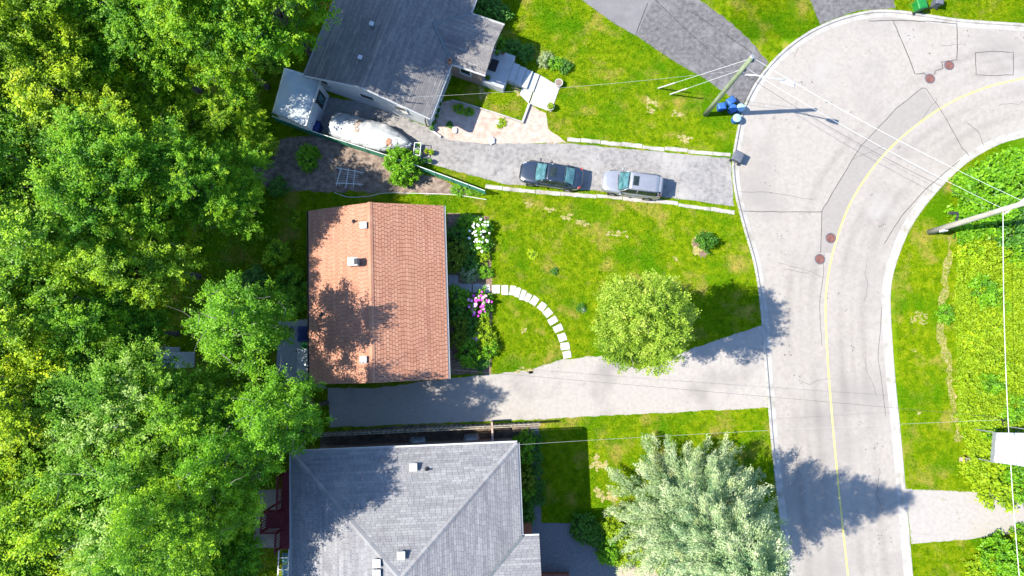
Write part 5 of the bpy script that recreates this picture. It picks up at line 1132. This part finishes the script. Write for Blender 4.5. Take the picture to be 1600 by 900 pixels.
# ------------------------------------------------------------------ front steps, pots, stones
fs_ = empty('front_steps', P(780, 110), 'pale concrete porch landing and steps below the entry gable', 'steps')
zl = .85
ctr = [P(789, 76, zl), P(804.5, 81, zl), P(785, 137, zl), P(758, 126, zl)]
dsx = u2; dsy = v2
def rect_at(pc, a, b): return [pc-dsx*a/2-dsy*b/2, pc+dsx*a/2-dsy*b/2, pc+dsx*a/2+dsy*b/2, pc-dsx*a/2+dsy*b/2]
lc_ = P(779, 107, zl); MB().prism(rect_at(lc_, 1.75, 2.75), -.05, zl).build('landing', M['concrete_steps'], fs_, bevel=.02)
for i in range(4):
    z = zl-.17*(i+1); c5 = P(779, 107, zl)+dsx*(.88+.27+.54*i)+dsy*.18; MB().prism(rect_at(c5, .53, 1.45), -.05, z).build('step', M['concrete_steps'], fs_, bevel=.015)
EXC.append(rect_at(P(779, 107, 0), 1.9, 2.8)); 
wk = empty('walkway_slab', P(850, 145), kind='structure')
ws = PL([(824, 113), (841, 118), (826, 162), (812, 148)]); MB().prism(ws, -.03, .08).build('slab', M['concrete_white'], wk, bevel=.015)
ws2 = PL([(843.5, 117.5), (875, 136), (861, 175), (827.5, 163)]); MB().prism(ws2, -.03, .06).build('slab', M['concrete_white'], wk, bevel=.015); EXC += [ws, ws2]
dm = P(771, 102, zl); thing_mesh(MB().prism(rect_at(dm, .62, .95), zl+.002, zl+.02), 'door_mat', M['plastic_black'], 'dark door mat on the porch landing', 'door mat')
rw_ = empty('retaining_wall', P(821, 178), 'low concrete edging wall at the corner of the small lawn', 'wall')
MB().prism(ribbon([P(827, 163), P(816, 193)], .16), -.05, .22).build('end_wall', M['concrete_white'], rw_, bevel=.01)
gpath = PL([(706, 157), (735, 165), (764, 174), (792, 183), (815, 191)])
for i in range(4): MB().prism(ribbon([gpath[i]+(gpath[i+1]-gpath[i])*.01, gpath[i+1]], .12), -.05, .12).build('edging_slab', M['concrete'], rw_, bevel=.01)
def pot(px, py, m, label, r=.24, h=.35, plant=None, z=0, cat='plant pot', group='potted plants'):
    p = P(px, py, z+h*.7); root = empty('plant_pot', (p.x, p.y, z), label, cat, group)
    MB().lathe([(r*.68, 0), (r*.75, .03), (r*.95, h*.85), (r*1.06, h*.87), (r*1.06, h), (r*.88, h), (r*.86, h*.9), (.02, h*.9)], (0, 0, z), 18).add([], []).build('pot', M[m], None, smooth=False)
    o = bpy.context.scene.objects[-1] if False else COL.objects[-1]; o.parent = root; o.location = (0, 0, -z)
    MB().lathe([(r*.85, 0), (r*.85, .01)], root.location+Vector((0, 0, h*.91)), 14).build('soil', M['soil'], root)
    if plant:
        rng = np.random.default_rng(int(px)); n_ = 120; d_ = rng.normal(size=(n_, 3)); d_[:, 2] = np.abs(d_[:, 2]); d_ /= np.linalg.norm(d_, axis=1)[:, None]
        me = leaf_mesh('foliage', d_*np.array([r*.95, r*.95, h*.8])*rng.uniform(.4, 1, (n_, 1))+np.array([0, 0, h]), rng.uniform(.2, .9, n_), M[plant], (.12, .07), .4, None, rng); link_mesh(me, 'foliage', M[plant], root)
    return root
pot(873, 130, 'concrete_white', 'white pot at the upper right corner of the walkway slab', .3, .42)
pot(860, 167, 'concrete_white', 'white pot with lime plant at the lower corner of the walkway slab', .3, .42, 'leaf_lime')
pot(762, 122, 'plastic_black', 'black pot at the lower left corner of the porch landing', .2, .3, 'leaf_dark', .85)
pot(777, 83, 'plastic_grey', 'grey pot at the upper left corner of the porch landing', .2, .3, 'leaf_vivid', .85)
pot(786, 81, 'terracotta', 'brown pot at the upper right corner of the porch landing', .2, .3, 'leaf_dark', .85)
for i, (a, b) in enumerate(((687, 163), (684, 173), (682, 182), (677, 194), (675, 201))):
    pot(a, b, 'plastic_pale' if i % 2 else 'concrete_white', ['topmost', 'second', 'third', 'fourth', 'lowest'][i]+' pot of the row along the white-sided wall', .2, .3, 'leaf_dark', group='row of pots along the house wall')
for a, b, m_, pl_, lab in ((656, 241, 'plastic_pale', 'leaf_vivid', 'round pot just left of the pot cluster at the end of the mesh fence'), (667, 237, 'terracotta', 'leaf_lime', 'reddish pot at the top of the pot cluster by the covered boat'), (674, 238, 'plastic_lime', 'leaf_lime', 'lime pot at the right of the pot cluster by the covered boat'), (664, 251, 'plastic_pale', 'leaf_dark', 'pale pot at the lower left of the pot cluster by the covered boat'), (672, 252, 'concrete_white', 'leaf_dark', 'white-rimmed pot at the lower right of the pot cluster by the covered boat')):
    pot(a, b, m_, lab, .2, .32, pl_, group='pots by the boat')
ct_ = empty('garden_cart', P(651, 232), 'small tubular metal cart with yellow bucket in front of the boat', 'cart'); zc_ = .75
for a, b in (((648, 223), (646, 241)), ((658, 223), (656, 243)), ((648, 223), (658, 223)), ((646, 241), (656, 243))): MB().tube([P(*a, zc_), P(*b, zc_)], .03, 6).build('tube', M['wire_white'], ct_)
for a, b in ((648, 223), (658, 223), (646, 241), (656, 243)): p = P(a, b, zc_); MB().tube([(p.x, p.y, 0), (p.x, p.y, zc_)], .025, 6).build('leg', M['wire_white'], ct_)
p = P(647, 233, .4); MB().lathe([(.13, 0), (.16, .3), (.14, .3), (.12, .06)], (p.x-.25, p.y, .0), 14).build('bucket', M['plastic_yellow'], ct_)
p = P(652, 232, .3); MB().prism([Vector((p.x+a, p.y+b, 0)) for a, b in ((-.2, -.4), (.22, -.4), (.25, .4), (-.17, .4))], .28, .34).build('tray', M['plastic_lime'], ct_)
def boulder(px, py, r, label, m='stone_white'):
    bm = bmesh.new(); bmesh.ops.create_icosphere(bm, subdivisions=2, radius=r); rr = random.Random(int(px*7+py))
    for v_ in bm.verts: v_.co = Vector((v_.co.x*1.0, v_.co.y*1.25, v_.co.z*.45))*rr.uniform(.8, 1.15)
    me = bpy.data.meshes.new('boulder'); bm.to_mesh(me); bm.free(); o = link_mesh(me, 'boulder', M[m]); o.location = P(px, py)+Vector((0, 0, r*.35)); o.rotation_euler = (0, 0, rr.uniform(-.5, .5)); tag(o, label, 'boulder', 'boulders on the pink gravel patio')
boulder(720, 174, .18, 'pale boulder in the shade beside the small plants'); boulder(710.5, 204, .22, 'pale boulder in the shade at the driveway edge'); boulder(778, 192, .2, 'white boulder with weeds in the sunlit gravel'); boulder(768, 220, .28, 'flat white boulder on the edge of the driveway')
shrub('forest', 717, 170, .45, .3, 'weedy clump beside the shaded pale boulder', group='weeds on the gravel patio'); shrub('forest', 733, 175, .4, .3, 'small weed clump right of the shaded boulder', group='weeds on the gravel patio'); shrub('lime', 783, 192, .4, .2, 'lime weeds around the white boulder', group='weeds on the gravel patio'); shrub('dark', 702, 195, .28, .2, 'tiny dark weed left of the boulders', group='weeds on the gravel patio')
kp = thing_mesh(MB().bar(P(672, 202, .12), P(689, 214, .12), .1, .2), 'timber_kerb', M['trim_white'], 'white timber at the house corner beside the driveway', 'timber')

# ------------------------------------------------------------------ bins by the pole and at the kerb
gB = 'blue recycling bins beside the utility pole'
lidded_bin(1126.5, 168, 'plastic_blue', 'square blue bin nearest the green pole', 'recycling bin', (.58, .5, .6), .2, False, None, gB, 'recycling_bin')
lidded_bin(1141, 159, 'plastic_blue', 'square blue bin nearest the dark driveway', 'recycling bin', (.62, .5, .6), .6, False, None, gB, 'recycling_bin')
def barrel(px, py, m, lid, label):
    root = empty('recycling_bin', P(px, py), label, 'recycling bin', gB); c0 = root.location
    MB().lathe([(.24, 0), (.28, .1), (.30, .55), (.31, .56), (.31, .6), (.29, .6)], c0, 18).build('body', M[m], root); MB().lathe([(.32, .6), (.32, .64), (.2, .69), (.03, .7)], c0, 18).build('lid', M[lid], root)
    for s_ in (-1, 1): MB().box(c0+Vector((s_*.32, 0, .48)), (.05, .14, .05)).build('handle', M[m], root)
barrel(1141.5, 174, 'plastic_blue', 'plastic_blue', 'round blue bin in the middle of the bins'); barrel(1153, 173, 'plastic_blue', 'plastic_pale', 'round blue bin with pale lid touching the kerb'); barrel(1147, 189, 'plastic_blue', 'plastic_pale', 'round bin with pale blue lid, lowest of the bins')
lidded_bin(1151.5, 246, 'plastic_grey', 'dark grey bin standing on the kerb at the end of the neighbour driveway', sz=(.75, .7, .7), rz=-.5)
lidded_bin(1436, 9, 'plastic_green', 'bright green bin at the top edge by the kerb', sz=(.7, .8, .9), rz=.2); shrub('vivid', 1428, 11, .35, .25, 'small green plant beside the bright green bin')
lidded_bin(1464, 4, 'plastic_grey', 'dark grey bin at the top edge right of the green one', sz=(.55, .6, .9), rz=-.2)

# ------------------------------------------------------------------ utility poles, lamp and wires
def pole(px, py, h, r, m, label, lean=(0, 0)):
    b = P(px, py); root = empty('utility_pole', b, label, 'utility pole', 'wooden utility poles'); top = b+Vector((lean[0], lean[1], h))
    MB().tube([b-Vector((0, 0, .3)), b.lerp(top, .33)+Vector((lean[0]*-.05, 0, 0)), b.lerp(top, .66), top], [r*1.15, r*1.05, r*.95, r*.8], 14).build('shaft', M[m], root, smooth=True)
    MB().lathe([(r*.85, 0), (r*.9, .02), (r*.6, .05)], top, 12).build('cap', M['metal_grey'], root)
    return root, b, top
g1, b1_, t1_ = pole(1102, 179, 9.4, .17, 'pole_green', 'greenish wooden utility pole with street lamp by the blue bins')
MB().tube([b1_+Vector((.2, .05, .1)), t1_+Vector((.2, .02, -.5))], .03, 6).build('conduit', M['wire_white'], g1)
lh = P(1231, 129, 7.5); la = b1_.lerp(t1_, .74)
arm = MB().tube([la, la.lerp(lh, .3)+Vector((0, 0, .25)), la.lerp(lh, .9)+Vector((0, 0, .2))], .045, 8).build('lamp_arm', M['wire_white'], g1, smooth=True)
ld_ = (lh-la); ld_.z = 0; ld_.normalize(); lr_ = math.atan2(ld_.y, ld_.x)
hd_ = MB().grid(lambda a_, b_: lh+ld_*(a_-.5)*.95+Vector((-ld_.y, ld_.x, 0))*(b_-.5)*.38*(.55+.45*math.sin(min(1, a_*1.4)*1.57))+Vector((0, 0, .12*math.sin(a_*3.14)*math.sin(b_*3.14))), 10, 8).build('lamp_head', M['trim_white'], g1, smooth=True, solid=.06)
MB().box(lh+Vector((0, 0, -.08)), (.5, .24, .04), lr_).build('lamp_glass', M['lamp_clear'], hd_)
for z in (8.9, 7.6): MB().box(b1_.lerp(t1_, z/9.4)+Vector((.2, 0, 0)), (.14, .2, .2)).build('insulator', M['plastic_grey'], g1)
g2, b2_, t2_ = pole(1452, 363, 9.8, .19, 'pole_grey', 'pale grey wooden utility pole on the verge, crossing the green thicket', (-.15, .1))
MB().box(b2_.lerp(t2_, .16)+Vector((0, -.2, 0)), (.3, .16, .5)).build('meter_box', M['trim_white'], g2)
MB().bar(b2_.lerp(t2_, .3)+Vector((0, .1, 0)), b2_.lerp(t2_, .3)+Vector((.1, .75, .1)), .1).build('bracket', M['metal_dark'], g2); MB().box(b2_.lerp(t2_, .3)+Vector((-.25, .75, .1)), (.6, .16, .2)).build('bracket_box', M['metal_dark'], g2)
MB().bar(b2_.lerp(t2_, .83)+Vector((-.7, -.5, 0)), b2_.lerp(t2_, .83)+Vector((.7, .5, 0)), .1, .12).build('crossarm', M['pole_grey'], g2)
for s_ in (-1, 1): MB().lathe([(.05, 0), (.07, .08), (.04, .16)], b2_.lerp(t2_, .83)+Vector((s_*.6, s_*.42, .06)), 10).build('insulator', M['trim_white'], g2)
g3, b3_, t3_ = pole(1590, 1060, 9.6, .18, 'pole_grey', 'grey utility pole beyond the bottom right corner')
def wire(a, b, sag, r, m, label, n=24):
    a, b = Vector(a), Vector(b); pts = [a.lerp(b, i/n)-Vector((0, 0, sag*4*(i/n)*(1-i/n))) for i in range(n+1)]
    thing_mesh(MB().tube(pts, r, 5), 'overhead_wire', M[m], label, 'wire', 'overhead wires')
at1 = lambda z: b1_.lerp(t1_, z/9.4)+Vector((.15, 0, 0)); at2 = lambda z: b2_.lerp(t2_, z/9.8)
wire(at1(9.2), at2(9.0), .5, .009, 'wire_white', 'upper white wire across the bend from the green pole to the grey pole')
wire(at1(7.9), at2(7.3), .5, .009, 'wire_white', 'lower white wire across the bend from the green pole to the grey pole')
wire(at1(7.2), at2(6.6), .7, .012, 'wire_dark', 'dark cable across the bend below the white wires')
wire(at1(7.6), MAST, .5, .007, 'wire_grey', 'pale service wire from the green pole to the grey roofed bungalow')
wire(at2(7.2), P(1593, 905, 7.0), .35, .018, 'wire_white', 'thick pale cable running down the right side over the meadow')
jn = P(1563, 656, 6.7)
wire(jn, P(807, 695, 5.7), .6, .007, 'wire_grey', 'pale service wire crossing the road to the silver-grey roof corner')
wire(P(1563, 652, 6.7), P(699, 577, 3.1), .7, .008, 'wire_dark', 'dark service wire crossing the road to the red roof corner')
wire(at2(8.6), Vector((48, 30, 8.6)), .4, .009, 'wire_white', 'white wire leaving the grey pole towards the upper right')
gw = 'guy wires of the green pole'
for (a, b, z, lab) in ((1028, 138, 9.0, 'upper slanting guy wire with pale guard staked in the lawn'), (1047, 147.5, 7.5, 'lower slanting guy wire with pale guard staked in the lawn')):
    s0 = P(a, b); e0_ = at1(z)-Vector((.3, 0, 0)); root = empty('guy_wire', s0, lab, 'guy wire', gw); MB().tube([s0, e0_], .011, 5).build('cable', M['wire_white'], root)
    dd_ = (e0_-s0).normalized(); MB().tube([s0+dd_*.02, s0+dd_*2.2], .055, 8).build('guard', M['concrete_white'], root)

# ------------------------------------------------------------------ white canopy and bits on the east verge
cz_ = 2.4; cn = empty('canopy_tent', P(1582, 702), 'white fabric canopy at the right edge above the right driveway', 'canopy')
cp = [P(1552, 722, cz_), P(1612, 728, cz_), P(1612, 672, cz_), P(1556, 676, cz_)]
def can(a_, b_): return (cp[0].lerp(cp[1], a_)).lerp(cp[3].lerp(cp[2], a_), b_)+Vector((0, 0, .95*(1-abs(2*a_-1.1)/1.1)+.06*math.sin(b_*12+a_*3)+.03*math.sin(a_*25)))
cf_ = MB().grid(can, 14, 10).build('fabric', M['tarp'], cn, smooth=True, solid=.03)
for a_ in (.3, .55, .8): MB().tube([can(a_, k_/8)+Vector((0, 0, .07)) for k_ in range(9)], .03, 6).build('seam', M['metal_grey'], cf_, smooth=True)
MB().bar(cp[0]-Vector((0, 0, .1)), cp[3]-Vector((0, 0, .1)), .05, .3).build('valance', M['metal_grey'], cn); MB().bar(cp[0]-Vector((0, 0, .1)), cp[1]-Vector((0, 0, .1)), .05, .3).build('valance', M['metal_grey'], cn)
for p_ in cp: MB().tube([(p_.x, p_.y, 0), (p_.x, p_.y, cz_)], .04, 8).build('leg', M['metal_grey'], cn)
for a, b, m_, r_, lab in ((1588, 668, 'plastic_blue', .28, 'round blue tub above the white canopy'), (1577, 669, 'plastic_pale', .24, 'pale tub above the white canopy'), (1569, 659, 'rubber', .3, 'dark tyre above the white canopy')):
    c0 = P(a, b, .3); c0.z = 0; root = empty('garden_tub', c0, lab, 'tub'); MB().lathe([(r_*.8, 0), (r_, .3), (r_*1.06, .34), (r_*.9, .34), (r_*.75, .08)], c0, 18).build('body', M[m_], root); MB().lathe([(r_*1.08, .33), (r_*1.1, .36), (r_*.92, .36)], c0, 18).build('rim', M[m_], root)
bx_ = empty('wooden_box', P(1505, 718), 'brown wooden box beside the bare trail', 'box'); c0 = bx_.location
MB().box(c0+Vector((0, 0, .22)), (.62, .34, .4), -.05).build('body', M['wood_pink'], bx_, bevel=.02); MB().box(c0+Vector((0, 0, .44)), (.68, .4, .04), -.05).build('lid', M['wood_grey'], bx_, bevel=.01)
pf = empty('brick_porch', P(822, 826), 'small red brick porch beside the silver-grey roof', 'porch'); p = P(820, 830, .6)
MB().box((p.x, p.y, .35), (.9, .8, .7)).build('base', M['brick_red'], pf); MB().box((p.x, p.y, .74), (1.0, .9, .08)).build('top', M['terracotta'], pf, bevel=.02)
bs = empty('front_stoop', P(865, 896), 'brick-edged stoop with black railing at the bottom edge', 'stoop'); p = P(866, 900, .4)
MB().box((p.x, p.y-.3, .2), (2.1, .9, .5)).build('base', M['brick_red'], bs)
MB().bar((p.x-.9, p.y-.1, 1.3), (p.x+1.0, p.y-.1, 1.3), .05).build('railing', M['metal_dark'], bs)
for k in range(6): MB().box((p.x-.9+k*.38, p.y-.1, .9), (.04, .04, .9)).build('baluster', M['metal_dark'], bs)
st5 = empty('garden_stake', P(911, 484), 'small white stone marker in the lawn left of the maple', 'marker'); c0 = st5.location
MB().lathe([(.16, 0), (.14, .12), (.06, .2)], c0, 9).build('stone', M['stone_white'], st5); MB().lathe([(.24, 0), (.24, .03), (.18, .05)], c0, 12).build('ring', M['soil'], st5)
shrub('dark', 909, 481, .35, .3, 'dark tuft around the small white marker left of the maple')
shrub('dark', 866, 424, .3, .25, 'dark tuft in the lawn above the stepping stones'); shrub('forest', 832, 398, .4, .2, 'low green weed patch in the middle of the front lawn')
SC.cycles.use_denoising = True
